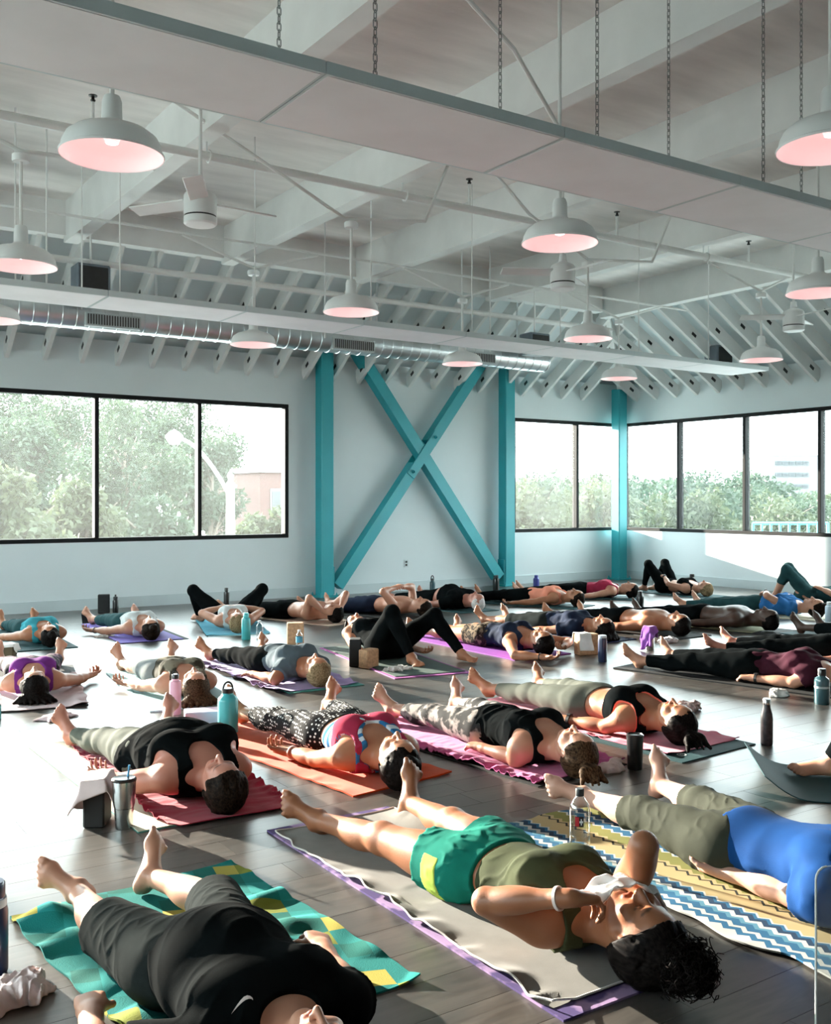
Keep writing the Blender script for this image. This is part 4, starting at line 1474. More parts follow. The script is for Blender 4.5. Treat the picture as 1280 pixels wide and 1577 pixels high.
        for a in s.arms:
            v.group(a['upper'], 0.03, 0.035)
            arm = a['fore']
            v.group(arm + [a['upper'][0]], 0.02, 0.012)
            v.group([p.grow(fat) for p in a['palm']], 0.012, 0.012)
            for f in a['fingers']: v.group([p.grow(fat) for p in f], 0.003, 0.003)
            v.group([p.grow(fat) for p in a['thumb']], 0.004, 0.006)
        v.cut((0, 0, -1), 0.0)
        V, Q = v.mesh('body', 1)
        me = mesh_np('body', V, Q)
        c = np.zeros((len(V), 4), np.float32); c[:, 3] = 1
        for ch, p, wd in s.paint:
            wd = max(wd, res * 0.45)
            m = ((V > p.lo - wd * 2) & (V < p.hi + wd * 2)).all(1)
            if not m.any(): continue
            d = p.d(V[m, 0], V[m, 1], V[m, 2])
            val = np.clip(1 - d / wd, 0, 1) * (0.9 if ch == 'r' else 0.75 if ch == 'g' else 0.5) * min(1, 0.0065 / res)
            j = 'rgb'.index(ch)
            c[m, j] = np.maximum(c[m, j], val)
        a = me.color_attributes.new('paint', 'FLOAT_COLOR', 'POINT')
        a.data.foreach_set('color', c.ravel())
        return me

    # garments ----------------------------------------------------
    def g_vol(s, prims, res, g, k=0.04, pad=0.05):
        prims = [p.grow(g) for p in prims]
        lo = np.min([p.lo for p in prims], 0) - pad; hi = np.max([p.hi for p in prims], 0) + pad
        lo[2] = max(lo[2], -0.01)
        v = Vol(lo, hi, res)
        for p in prims: v.add(p, k)
        return v

    def legs_cloth(s, res, g=0.007, waist=0.09, leg=0.93, flare=0.0, wrinkle=0.0018, seed=1, fold=None, fscale=0.11, stretch=(1, 1, 1)):
        """leg 0..1 thigh, 1..2 shin"""
        prims = [p for p in s.torso[:2]] + [p for p in s.torso if isinstance(p, EL) and p.c[1] < -0.05]
        v0 = s.g_vol(prims + [p for l in s.legs for p in l['thigh'] + l['shin']], res, g + flare)
        v0.F[:] = 0.5
        for p in prims: v0.add(p.grow(g), 0.045)
        for i, l in enumerate(s.legs):
            lg = leg[i] if isinstance(leg, (list, tuple)) else leg
            ps = []
            if lg <= 1:
                th = l['thigh'][0]
                e = l['hip'] + (l['knee'] - l['hip']) * lg
                ps = [RC(th.a, e, th.r1 + g, th.r1 + (th.r2 - th.r1) * lg + g + flare), l['thigh'][1].grow(g)]
                n = unit(l['knee'] - l['hip']); c = n @ e
            else:
                ps = [p.grow(g) for p in l['thigh']] + [p.grow(g) for p in l['shin']]
                e = l['knee'] + (l['ank'] - l['knee']) * (lg - 1)
                n = l['ld']; c = n @ e
                if flare: ps.append(RC(l['knee'], e, 0.05 + g + flare * 0.5, 0.04 + g + flare))
            q = Vol.__new__(Vol); q.res = v0.res; q.ax = v0.ax; q.lo = v0.lo; q.F = np.full(v0.F.shape, 0.5, np.float32)
            for p in ps: q.add(p, 0.026)
            # cut the hem only on this leg's own field
            X, Y, Z = q.grid((slice(None),) * 3)
            q.F = np.maximum(q.F, X * n[0] + Y * n[1] + Z * n[2] - c)
            h = np.maximum(0.035 - np.abs(v0.F - q.F), 0) / 0.035
            v0.F = np.minimum(v0.F, q.F) - h * h * (0.035 * 0.25)
        v0.cut((0, 1, 0.0), waist)
        if wrinkle: v0.warp((fold or wav)(seed, fscale, wrinkle, stretch))
        v0.cut((0, 0, -1), -0.003)
        return v0

    def top_cloth(s, res, g=0.009, bottom=0.02, neck=0.525, kind='tank', sleeve=0.55, wrinkle=0.003, seed=2, fold=None, scoop=0.075, arm_cut=0.088, top=None, loose=0.0, stretch=(1, 1, 1), fscale=0.11):
        prims = list(s.torso) if bottom < 0.05 else s.torso[1:]
        if loose: prims = prims + [EL((0, (bottom + 0.3) / 2, s.zc + 0.0), (0.15 * s.w + loose, 0.22, 0.09 * s.w + loose * 0.4))]
        arms = []
        if kind == 'tank': prims = prims + [a['upper'][1] for a in s.arms] + [RC(s.neck[0].a * 0.4 + s.neck[0].b * 0.6, s.neck[0].b, s.neck[0].r2, s.neck[0].r2)]
        if kind == 'tee':
            for a in s.arms:
                u = a['upper'][0]
                arms.append((a, RC(u.a, u.a + (u.b - u.a) * sleeve, u.r1 + g + 0.008, u.r1 + g + 0.016), EL(a['upper'][1].c, a['upper'][1].r + g)))
        v = s.g_vol(prims + [p for x in arms for p in x[1:]], res, g)
        v.F[:] = 0.5
        for p in prims: v.add(p.grow(g), 0.045)
        for a, r, e in arms:
            q = Vol.__new__(Vol); q.res = v.res; q.ax = v.ax; q.lo = v.lo; q.F = np.full(v.F.shape, 0.5, np.float32)
            q.add(r, 0.02)
            X, Y, Z = q.grid((slice(None),) * 3)
            n = unit(r.b - r.a); q.F = np.maximum(q.F, X * n[0] + Y * n[1] + Z * n[2] - n @ r.b)
            q.add(e, 0.02)
            h = np.maximum(0.035 - np.abs(v.F - q.F), 0) / 0.035
            v.F = np.minimum(v.F, q.F) - h * h * (0.035 * 0.25)
        v.cut((0, -1, 0), -bottom)
        if wrinkle: v.warp((fold or wav)(seed, fscale, wrinkle, stretch))
        nbx, nby, nbz = s.neck_base
        if kind == 'tee':
            v.sub(EL((0, nby + 0.035, nbz + 0.03), (0.088, 0.062, 0.16)))
            v.cut((0, 1, 0), 0.53)
        else:
            v.sub(EL((0, nby - 0.01, nbz + 0.09), (scoop, 0.105, 0.14)))
            v.sub(EL((0, nby + 0.05, nbz), (0.07, 0.08, 0.3)))
            for a in s.arms:
                sh = a['sh']
                v.sub(EL(sh + np.array((a['sx'] * 0.035, 0.005, 0)), (arm_cut, 0.105, 0.16)))
            v.cut((0, 1, 0), neck if top is None else top)
        v.cut((0, 0, -1), -0.003)
        return v

    def hair_vol(s, res, style='short', seed=3, length=0.0, thick=0.013):
        h, A = s.h, s.hA; hc, R_, U_, F_ = s.hf
        pr = [EL(h(0, 0.030, -0.014), (0.076 + thick, 0.090 + thick, 0.098 + thick * 0.8), A)]
        extra = []
        bun = None
        if style in ('long', 'spread'):
            for i in range(17):
                a = (i - 8) * 0.14
                st = h(math.sin(a) * 0.05, 0.06 + 0.02 * math.cos(a), -0.07)
                d = R_ * math.sin(a) * (1.1 if style == 'spread' else 0.55) + U_ * math.cos(a)
                e = st + d * (length * (0.75 + 0.25 * math.cos(3.1 * i + seed)))
                e[2] = 0.016; st[2] = max(st[2], 0.03)
                extra.append(RC(st, e, 0.040, 0.011))
        if style == 'bun':
            extra.append(EL(h(0, 0.135, 0.01), (0.042, 0.036, 0.040), A))
        if style == 'tail':
            st = h(0.01, 0.108, -0.045); st[2] = max(st[2], 0.04)
            extra.append(EL(st, (0.024,) * 3))
            for i in range(7):
                e = st + (U_ * math.cos((i - 3) * 0.22) + R_ * (math.sin((i - 3) * 0.22) + 0.2)) * length * (0.8 + 0.25 * math.sin(2.3 * i))
                e[2] = 0.014 + 0.006 * (i % 2); m_ = (st + e) / 2; m_[2] += 0.012
                extra += [RC(st, m_, 0.018, 0.020), RC(m_, e, 0.020, 0.006)]
        allp = pr + extra
        lo = np.min([p.lo for p in allp], 0) - 0.03; hi = np.max([p.hi for p in allp], 0) + 0.03
        v = Vol(lo, hi, res)
        for p in pr: v.add(p, 0.02)
        # open the face: keep what lies behind the hairline
        n = F_ * 0.757 - U_ * 0.653
        hl = 0.004 if s.fem else 0.0
        v.cut(n, n @ hc - 0.004 + hl)
        v.sub(EL(h(0, -0.01, 0.075), (0.066, 0.092, 0.05), A), 0.012)
        # nape
        v.cut(-U_ * 0.96 + F_ * 0.28, (-U_ * 0.96 + F_ * 0.28) @ h(0, -0.075, -0.07))
        if thick < 0.02:
            for sx in (-1, 1): v.sub(EL(h(sx * 0.086, -0.004, 0.002), (0.024, 0.030, 0.024), A))
        for p in extra: v.add(p, 0.018)
        f1 = ridges(seed, 0.026, 0.0035, (0.6, 5.0, 1.0)); f2 = wav(seed + 9, 0.09, 0.003)
        v.warp(lambda x, y, z: -(f1(x, y, z)) + f2(x, y, z))
        v.cut((0, 0, -1), 0.0)
        return v


def strands(s, n, base_c, rad, L, seed, curl=1.0, thick=0.0016, squash=1.0):
    """curly loose hair: thin tubes around a centre"""
    rs = random.Random(seed); b = MB()
    for i in range(n):
        a, e = rs.uniform(0, 6.28), rs.uniform(-0.9, 1.3)
        d = Vector((math.cos(a) * math.cos(e), math.sin(a) * math.cos(e), math.sin(e) * squash))
        p0 = Vector(base_c) + d * rad * rs.uniform(0.6, 1.0)
        u = d.orthogonal().normalized(); w = d.cross(u)
        k = rs.uniform(8, 15) * curl; ph = rs.uniform(0, 6.28); ll = L * rs.uniform(0.5, 1.2)
        side = (u * rs.uniform(-1, 1) + w * rs.uniform(-1, 1)) * 0.8
        pts = []
        for j in range(20):
            t = j / 19
            q = p0 + d * ll * t * (1 - 0.4 * t) + side * ll * t * t + (u * math.cos(k * t + ph) + w * math.sin(k * t + ph)) * 0.011 * (0.4 + t)
            q.z = max(q.z, 0.003)
            pts.append(q)
        b.tube(pts, [thick * (1.2 - 0.7 * j / 19) for j in range(20)], 4, cap=False)
    return b


def lay(p, name_label, loc, heading, scale, res, skin, group='people lying on mats'):
    """make the body object of Person p; returns it as the thing other pieces hang on"""
    me = p.body(res)
    me.materials.append(SKIN[skin])
    o = bpy.data.objects.new('person', me)
    put(o)
    o.location = loc; o.rotation_euler = (0, 0, heading); o.scale = (scale,) * 3
    tag(o, name_label, 'person', group)
    return o


def dress(o, vol, name, m, smooth=1):
    V, Q = vol.mesh(name, smooth)
    if V is None or len(Q) == 0: return None
    return obj(name, mesh_np(name, V, Q), m, o)
# ------------------------------------------------------------------ the class: everyone lies on the floor, most with the head towards the camera
class PX(tuple):
    """a photo point and its height above the floor"""
    def __new__(c, x, y, z): return tuple.__new__(c, (x, y, z))


C_BLACK = cloth('black', (0.0045, 0.0060, 0.0065), var=0.25, spec=0.02, rough=1.0)
C_CHAR = cloth('charcoal', (0.016, 0.020, 0.020), var=0.2, spec=0.03, rough=1.0)
C_NAVY = cloth('navy', (0.014, 0.022, 0.045), var=0.2)
C_DTEAL = cloth('dark_teal', (0.02, 0.06, 0.065), var=0.2)
C_TEAL = cloth('teal_blue', (0.05, 0.30, 0.36))
C_GREY = cloth('grey', (0.20, 0.22, 0.22))
C_LGREY = cloth('light_grey', (0.55, 0.58, 0.58))
C_SAGE = cloth('grey_green', (0.10, 0.108, 0.09))
C_OLIVE = cloth('olive', (0.048, 0.056, 0.028), var=0.2)
C_OLIVE2 = cloth('olive_capri', (0.036, 0.039, 0.028), var=0.15)
C_GREEN = cloth('emerald', (0.008, 0.17, 0.125))
C_LIME = cloth('lime', (0.42, 0.55, 0.10))
C_BLUE = cloth('royal_blue', (0.004, 0.045, 0.17), rough=0.85, spec=0.1)
C_PURP = cloth('purple', (0.16, 0.03, 0.20))
C_RED = cloth('crimson', (0.36, 0.03, 0.07))
C_PEACH = cloth('peach', (0.80, 0.30, 0.20))
C_MAROON = cloth('maroon', (0.045, 0.010, 0.020), var=0.2)
C_CORAL = cloth('coral_trim', (0.75, 0.14, 0.10))
C_SLATE = cloth('slate_tee', (0.09, 0.12, 0.14))
C_BLUE2 = cloth('mid_blue', (0.03, 0.14, 0.36))
C_PINK = cloth('hot_pink', (0.60, 0.05, 0.16))
C_DOTS = knit_pattern('black_dotted', (0.012, 0.012, 0.013), (0.75, 0.75, 0.72), 'dots', 52)
C_PRINT = knit_pattern('black_white_print', (0.03, 0.03, 0.03), (0.30, 0.27, 0.25), 'patch', 13)
C_PATCH = knit_pattern('dark_floral_print', (0.015, 0.015, 0.02), (0.22, 0.12, 0.18), 'patch', 14)
C_CAMO = knit_pattern('olive_streaked', (0.045, 0.042, 0.030), (0.22, 0.20, 0.15), 'patch', 11)
C_STRIPE = knit_pattern('blue_white_red_stripes', (0.03, 0.16, 0.36), (0.62, 0.70, 0.76), 'stripes', 6)
C_PRT2 = knit_pattern('brown_printed', (0.03, 0.025, 0.02), (0.20, 0.15, 0.10), 'patch', 30)
M_BAND = mat('watch_rubber', (0.012, 0.012, 0.013), 0.45, var=0.1)
M_BANDW = mat('pale_wrist_band', (0.75, 0.62, 0.58), 0.5, var=0.05)

PEOPLE = {}


def person(key, label, head_px, feet_px, s, skin, res=0.008, hz=0.115, fz=0.2, z=0.012, lead=None, wear=(), hair=('dark', 'short'), band=(), **kw):
    H = at(*head_px, hz * s + z)
    Fp = at(*feet_px, fz)
    d = (H - Fp); d.z = 0; L = d.length; d.normalize()
    hy = kw.get('head', (0, 0.685, 0))[1]
    org = H - d * (hy * s); org.z = z
    hd = math.atan2(-d.x, d.y)
    Minv = (Matrix.Translation(org) @ Matrix.Rotation(hd, 4, 'Z') @ Matrix.Scale(s, 4)).inverted()

    def res_(v):
        if isinstance(v, PX): return tuple(Minv @ at(*v))
        if isinstance(v, dict): return {k: res_(x) for k, x in v.items()}
        return v
    kw = {k: res_(v) for k, v in kw.items()}
    p = Person(**kw)
    o = lay(p, label, org, hd, s, res, skin)
    for i, gm in enumerate(wear):
        kind, name, m, opt = gm
        opt = dict(opt); opt.setdefault('seed', len(PEOPLE) * 3 + i)
        vol = p.legs_cloth(res, **opt) if kind == 'legs' else p.top_cloth(res, **opt)
        dress(o, vol, name, m)
    if hair:
        hc, st = hair[0], hair[1]
        hv = p.hair_vol(min(res, 0.0075), st, seed=len(PEOPLE) + 3, **(hair[2] if len(hair) > 2 else {}))
        dress(o, hv, 'hair', HAIR[hc], 0)
    for side, m, nm in band:
        a = p.arms[0 if side == 'm' else 1]
        y = unit(a['wr'] - a['el']); c = a['wr'] - y * 0.035
        Mx = Matrix(np.array(Person.along(y)).T[:, [0, 2, 1]] * np.array([1, -1, 1])[None, :]) if False else Matrix([list(r) for r in np.stack([Person.along(y)[0], Person.along(y)[2], y], 1)])
        r0 = 0.030 * a['k']
        bw = 0.011 if nm == 'watch' else 0.005
        mb = MB().lathe([(r0, -bw), (r0 + 0.005, -bw * 0.9), (r0 + 0.005, bw * 0.9), (r0, bw), (r0, -bw)], tuple(c), 20, Mx, close=False)
        w_ = mb.build(nm, m, o)
        w_['label'] = 'band round the wrist'
        if nm == 'watch':
            n = a['n']; mb2 = MB().rbox(tuple(c - np.array(n) * (r0 + 0.006)), (0.032, 0.03, 0.010), 0.003, Matrix([list(r) for r in np.stack([np.cross(y, n), y, n], 1)]))
            mb2.build('watch_face', M_BAND, w_)
    PEOPLE[key] = (p, o)
    return p, o


T_ = 'top'; L_ = 'legs'
F_RES, M_RES, N_RES = 0.0095, 0.0075, 0.0055
TK = dict(kind='tank')
# ---- back row, from the left wall window round to the corner
person('teal_tank', 'person in teal tank top at the far left by the wall', (76, 977), (33, 944), 0.98, 'tan', F_RES, female=True,
       wear=((L_, 'leggings', C_DTEAL, dict(leg=1.9)), (T_, 'tank_top', C_TEAL, dict(bottom=0.03, wrinkle=0.004))), hair=('black', 'bun'),
       arm_p=dict(abd=26, fore=22), arm_m=dict(abd=10), legs=dict(spread=4, toe_out=14, point=15))
person('white_tank', 'person in pale grey tank top on a violet mat by the wall', (231, 967), (157, 928), 1.0, 'fair', F_RES,
       wear=((L_, 'capris', C_DTEAL, dict(leg=1.55)), (T_, 'tank_top', C_LGREY, dict(bottom=0.02, wrinkle=0.004))), hair=('dark', 'bun'), band=(('p', M_BAND, 'bracelet'),),
       arm_p=dict(abd=28, fore=26), arm_m=dict(abd=10), legs=dict(spread=9, toe_out=25))
person('butterfly', 'blond person with black clad knees splayed wide, hands on belly', (365, 957), (318, 925), 1.0, 'fair', F_RES, fz=0.0,
       leg_p=dict(ankle=(0.30, -0.40, 0.06), pole=(0.9, -0.35, 0.9), foot=(0.5, -0.8, 0.1)), leg_m=dict(ankle=(-0.30, -0.42, 0.06), pole=(-0.9, -0.35, 0.9), foot=(-0.5, -0.8, 0.1)),
       arm_p=dict(wrist=(0.09, 0.19, 0.22), pole=(1, 0.1, -0.2), palm=(0, 0, -1), hand=(-0.9, -0.25, 0)), arm_m=dict(wrist=(-0.09, 0.19, 0.22), pole=(-1, 0.1, -0.2), palm=(0, 0, -1), hand=(0.9, -0.25, 0)),
       wear=((L_, 'leggings', C_BLACK, dict(leg=1.9)), (T_, 'tank_top', C_LGREY, dict(bottom=0.08))), hair=('blond', 'short'))
person('hands_head', 'shirtless person with hands clasped on the head near the left teal column', (514, 943), (412, 924), 1.0, 'fair', F_RES, female=False,
       arm_p=dict(wrist=(0.13, 0.66, 0.13), pole=(0.8, 0.2, 1), hand=(-0.5, 0.8, 0.1), palm=(-1, 0, 0)), arm_m=dict(wrist=(-0.13, 0.66, 0.13), pole=(-0.8, 0.2, 1), hand=(0.5, 0.8, 0.1), palm=(1, 0, 0)),
       wear=((L_, 'shorts', C_BLACK, dict(leg=0.72, g=0.010, flare=0.015)),), hair=('black', 'short'))
person('shirtless_dark_shorts', 'shirtless person in dark shorts, hands joined over the chest, behind the raised knees', (650, 934), (540, 918), 1.0, 'fair', F_RES, female=False,
       arm_p=dict(wrist=(0.10, 0.36, 0.33), pole=(1, -0.2, 0.3), hand=(-0.7, 0.2, 0.2), palm=(0, 0, -1)), arm_m=dict(wrist=(-0.08, 0.36, 0.33), pole=(-1, -0.2, 0.3), hand=(0.7, 0.2, 0.2), palm=(0, 0, -1)),
       wear=((L_, 'shorts', C_NAVY, dict(leg=0.8, g=0.010, flare=0.015)),), hair=('dark', 'short'))
person('bald', 'white haired balding person in a black shirt under the X brace', (734, 926), (612, 902), 1.03, 'ruddy', F_RES, female=False, belly=0.05, build=1.12,
       wear=((L_, 'trousers', C_BLACK, dict(leg=1.8, g=0.010, waist=0.03)), (T_, 'shirt', C_BLACK, dict(kind='tee', bottom=0.10, g=0.012))), hair=('white', 'short', dict(thick=0.004)))
person('knees_up', 'person in black leggings with raised knees and feet towards the camera', (548, 966), (640, 1012), 1.04, 'tan', M_RES, hz=0.17, fz=0.1, torso_lift=0.07,
       leg_p=dict(ankle=PX(712, 1008, 0.06), foot=(0.25, -1, 0)), leg_m=dict(ankle=PX(634, 1014, 0.06), foot=(-0.1, -1, 0)),
       arm_m=dict(abd=8, fore=0), arm_p=dict(abd=20, fore=14),
       wear=((L_, 'leggings', C_BLACK, dict(leg=1.9, g=0.008, wrinkle=0.001)), (T_, 'tank_top', C_BLACK, dict(bottom=0.04))), hair=('black', 'short'))
person('navy_overhead', 'person in navy tank top with both arms folded past the head', (834, 988), (655, 958), 1.04, 'tan', M_RES, female=True, fz=0.12,
       arm_p=dict(elbow=PX(793, 1009, 0.055), wrist=PX(838, 1012, 0.06), hand=(-0.5, 0.8, 0), palm=(0, 0, 1)), arm_m=dict(wrist=(-0.16, 0.80, 0.07), pole=(-1, 0.1, 0), hand=(0.85, 0.3, 0), palm=(0, 0, 1)),
       wear=((L_, 'shorts', C_PRT2, dict(leg=0.45, g=0.008)), (T_, 'tank_top', C_NAVY, dict(bottom=0.0, wrinkle=0.004))), hair=('black', 'short'), band=(('p', M_BAND, 'bracelet'),))
person('navy_tee', 'person in navy tee with dark hair spread, behind the cork block with white cloth', (928, 966), (764, 940), 1.03, 'tan', M_RES, female=True, fz=0.16,
       arms=dict(abd=18, fore=10), legs=dict(spread=5, toe_out=15),
       wear=((L_, 'capris', C_CHAR, dict(leg=1.15)), (T_, 't_shirt', C_NAVY, dict(kind='tee', bottom=0.0, wrinkle=0.004))), hair=('black', 'spread', dict(length=0.10)))
person('peach', 'person in peach tank top and black leggings near the right foot of the X brace', (886, 920), (758, 904), 1.0, 'tan', F_RES,
       arms=dict(abd=30, fore=34), legs=dict(spread=4, toe_out=25), wear=((L_, 'leggings', C_BLACK, dict(leg=1.95)), (T_, 'tank_top', C_PEACH, dict(bottom=0.02))), hair=('dark', 'short'))
person('crimson', 'person in crimson tank top and black leggings lying along the wall under the right window', (970, 908), (872, 898), 1.0, 'fair', F_RES,
       arms=dict(abd=32, fore=40), legs=dict(spread=3, toe_out=20), wear=((L_, 'leggings', C_BLACK, dict(leg=1.95)), (T_, 'tank_top', C_RED, dict(bottom=0.05))), hair=('black', 'short'))
person('shirtless_mid', 'shirtless person in black trousers lying behind the purple towel', (1045, 960), (872, 929), 1.06, 'tan', M_RES, female=False,
       arms=dict(abd=22, fore=12), legs=dict(spread=8, toe_out=28), wear=((L_, 'trousers', C_BLACK, dict(leg=1.8, waist=0.06, g=0.009)),), hair=('black', 'short'))
person('corner_knees', 'blond person in black bra with raised knees in the window corner', (1086, 906), (985, 909), 0.97, 'fair', F_RES, fz=0.0,
       leg_p=dict(ankle=(0.12, -0.42, 0.06), foot=(0.1, -1, 0)), leg_m=dict(ankle=(-0.12, -0.40, 0.06), foot=(-0.1, -1, 0)),
       arm_p=dict(wrist=(0.13, 0.0, 0.26), pole=(1, 0, -0.3), hand=(-0.3, -1, 0), palm=(0, 0, -1)),
       wear=((L_, 'leggings', C_BLACK, dict(leg=1.9)), (T_, 'sports_bra', C_BLACK, dict(bottom=0.25))), hair=('blond', 'short'), band=(('p', M_BAND, 'watch'),))
person('dark_skin', 'dark skinned shirtless person in black trousers lying on a black mat at right', (1181, 953), (985, 928), 1.08, 'dark', M_RES, female=False,
       arms=dict(abd=16, fore=8), legs=dict(spread=6, toe_out=25), wear=((L_, 'trousers', C_BLACK, dict(leg=1.9, waist=0.05, g=0.009)),), hair=('black', 'short', dict(thick=0.006)))
person('blue_tee', 'person in mid blue tee with a hand on the belly near the right wall', (1254, 935), (1078, 914), 1.03, 'fair', M_RES,
       arm_p=dict(wrist=(0.06, 0.14, 0.26), pole=(1, 0, 0.2), hand=(-0.5, -0.6, -0.2), palm=(0, 0, -1)), arm_m=dict(abd=18), legs=dict(spread=7, toe_out=28),
       wear=((L_, 'leggings', C_DTEAL, dict(leg=1.9)), (T_, 't_shirt', C_BLUE2, dict(kind='tee', bottom=0.05, wrinkle=0.005))), hair=('dark', 'bun'), band=(('p', M_BAND, 'watch'),))
person('right_knees', 'person with raised knees in dark capris before the sunlit wall at right', (1338, 917), (1212, 922), 1.05, 'fair', F_RES, fz=0.05,
       leg_p=dict(ankle=(0.13, -0.44, 0.06), foot=(0.1, -1, 0)), leg_m=dict(ankle=(-0.11, -0.42, 0.06), foot=(-0.1, -1, 0)),
       arm_p=dict(wrist=(0.16, 0.12, 0.2), pole=(1, 0, 0), palm=(0, 0, -1)),
       wear=((L_, 'capris', C_DTEAL, dict(leg=1.5)), (T_, 't_shirt', C_DTEAL, dict(kind='tee', bottom=0.0))), hair=('brown', 'short'))
person('maroon', 'person in maroon tee and black trousers on a long black mat at the right edge', (1312, 1038), (1046, 994), 1.06, 'fair', M_RES, female=True,
       arm_p=dict(elbow=PX(1222, 1051, 0.055), wrist=PX(1158, 1044, 0.05), palm=(0, 0, -1), curl=0.9), legs=dict(spread=9, toe_out=30),
       wear=((L_, 'trousers', C_BLACK, dict(leg=1.85, g=0.010)), (T_, 't_shirt', C_MAROON, dict(kind='tee', bottom=0.0, sleeve=0.5, wrinkle=0.004))), hair=('brown', 'short'), band=(('p', M_BAND, 'watch'),))
person('black_legs', 'person whose black legs enter at the right edge behind the maroon tee', (1420, 1004), (1183, 976), 1.05, 'ruddy', M_RES,
       legs=dict(spread=8, toe_out=40), wear=((L_, 'leggings', C_BLACK, dict(leg=1.85)), (T_, 't_shirt', C_BLACK, dict(kind='tee', bottom=0.0))), hair=('dark', 'short'))
person('dark_foot', 'person of whom one dark bare foot shows at the right edge', (1480, 985), (1265, 948), 1.05, 'dark', F_RES, female=False,
       legs=dict(spread=4, toe_out=10), wear=((L_, 'trousers', C_BLACK, dict(leg=1.6)), (T_, 't_shirt', C_CHAR, dict(kind='tee', bottom=0.0))), hair=('black', 'short'))
# ---- second row
person('purple_top', 'person in purple cropped top on a pale pink towel at the left edge', (53, 1054), (46, 990), 1.0, 'fair', M_RES,
       arm_m=dict(abd=34, fore=24, curl=0.8), arm_p=dict(abd=24), legs=dict(spread=9, toe_out=8, point=12),
       wear=((L_, 'leggings', C_PATCH, dict(leg=1.9, waist=0.10)), (T_, 'sports_bra', C_PURP, dict(bottom=0.22))), hair=('black', 'spread', dict(length=0.10, thick=0.02)))
person('olive_tank', 'person in olive streaked tank top on a pale teal mat behind the pink bottle', (300, 1056), (218, 990), 1.02, 'fair', M_RES,
       arm_p=dict(abd=18, fore=16), arm_m=dict(abd=12), legs=dict(spread=7, toe_out=14, point=14),
       wear=((L_, 'shorts', C_GREY, dict(leg=0.9)), (T_, 'tank_top', C_CAMO, dict(bottom=-0.06, wrinkle=0.006, fold=creases))), hair=('brown', 'spread', dict(length=0.11)))
person('slate_tee', 'blond person in slate tee and black leggings on a rumpled purple towel', (488, 1032), (368, 982), 1.02, 'tan', M_RES, build=1.08,
       arm_p=dict(elbow=PX(424, 1046, 0.055), wrist=PX(389, 1038, 0.05), palm=(0, 0, -1)), legs=dict(spread=10, toe_out=26),
       wear=((L_, 'leggings', C_BLACK, dict(leg=1.75)), (T_, 't_shirt', C_SLATE, dict(kind='tee', bottom=-0.02, wrinkle=0.006, fold=creases))), hair=('blond', 'short'))
# ---- third row
person('big_black', 'heavy person in black tank top and dark leggings on a red towel', (343, 1207), (176, 1083), 1.04, 'ruddy', N_RES + 0.0005, build=1.34, belly=0.05, female=True, fz=0.2,
       arm_p=dict(abd=38, fore=-4, elbow_z=0.06), arm_m=dict(abd=16, palm=(0, 0, -1)), legs=dict(spread=12, toe_out=18, point=16), face=(4, 0, 0),
       wear=((L_, 'leggings', C_SAGE, dict(leg=1.85, g=0.006)), (T_, 'tank_top', C_BLACK, dict(bottom=-0.08, g=0.012, wrinkle=0.008, fold=creases, stretch=(2.5, 1, 1), fscale=0.09, arm_cut=0.085))), hair=('dark', 'short', dict(thick=0.018)))
person('dotted', 'person in dotted black leggings and striped top on an orange mat', (612, 1171), (412, 1046), 1.10, 'tan', N_RES, fz=0.2,
       arm_p=dict(elbow=PX(487, 1169, 0.055), wrist=PX(444, 1157, 0.05), curl=0.7, palm=(0.1, 0, 1)), arm_m=dict(abd=12), legs=dict(spread=12, toe_out=24, point=18), face=(-6, 0, 0),
       wear=((L_, 'leggings', C_DOTS, dict(leg=1.6, g=0.006)), (T_, 'tank_top', C_STRIPE, dict(bottom=0.13, wrinkle=0.002)), (T_, 'yoke', C_RED, dict(bottom=0.265, g=0.011, wrinkle=0.001, scoop=0.10))),
       hair=('black', 'bun', dict(thick=0.014)), band=(('p', M_BANDW, 'bracelet'),))
person('ponytail', 'person in black tank top and printed leggings on a pink mat, brown ponytail', (886, 1157), (632, 1048), 1.05, 'fair', N_RES, fz=0.2,
       arm_p=dict(elbow=PX(796, 1168, 0.055), wrist=PX(740, 1151, 0.05), curl=0.9, palm=(0, 0, -1)), arm_m=dict(abd=18), legs=dict(spread=9, toe_out=24, point=22), face=(-4, 0, 0),
       wear=((L_, 'leggings', C_PRINT, dict(leg=1.65, g=0.006)), (T_, 'tank_top', C_BLACK, dict(bottom=-0.06, g=0.011, wrinkle=0.008, fold=creases, stretch=(2.0, 1, 1)))), hair=('brown', 'tail', dict(length=0.13)))
person('sage_leggings', 'person in black bra with coral edging and grey green leggings', (1041, 1111), (800, 1042), 1.06, 'tan', N_RES, fz=0.15,
       arm_p=dict(elbow=PX(934, 1119, 0.055), wrist=PX(870, 1108, 0.05), palm=(0, 0, -1), curl=0.4), arm_m=dict(abd=18), legs=dict(spread=8, toe_out=30, point=28), face=(0, 0, 0),
       wear=((L_, 'leggings', C_SAGE, dict(leg=1.72, g=0.006, waist=0.08)), (T_, 'bra_edging', C_CORAL, dict(bottom=0.232, g=0.008, wrinkle=0, scoop=0.070, arm_cut=0.083)), (T_, 'sports_bra', C_BLACK, dict(bottom=0.24, g=0.012, wrinkle=0.001))),
       hair=('black', 'tail', dict(length=0.14)), band=(('p', M_BAND, 'watch'),))
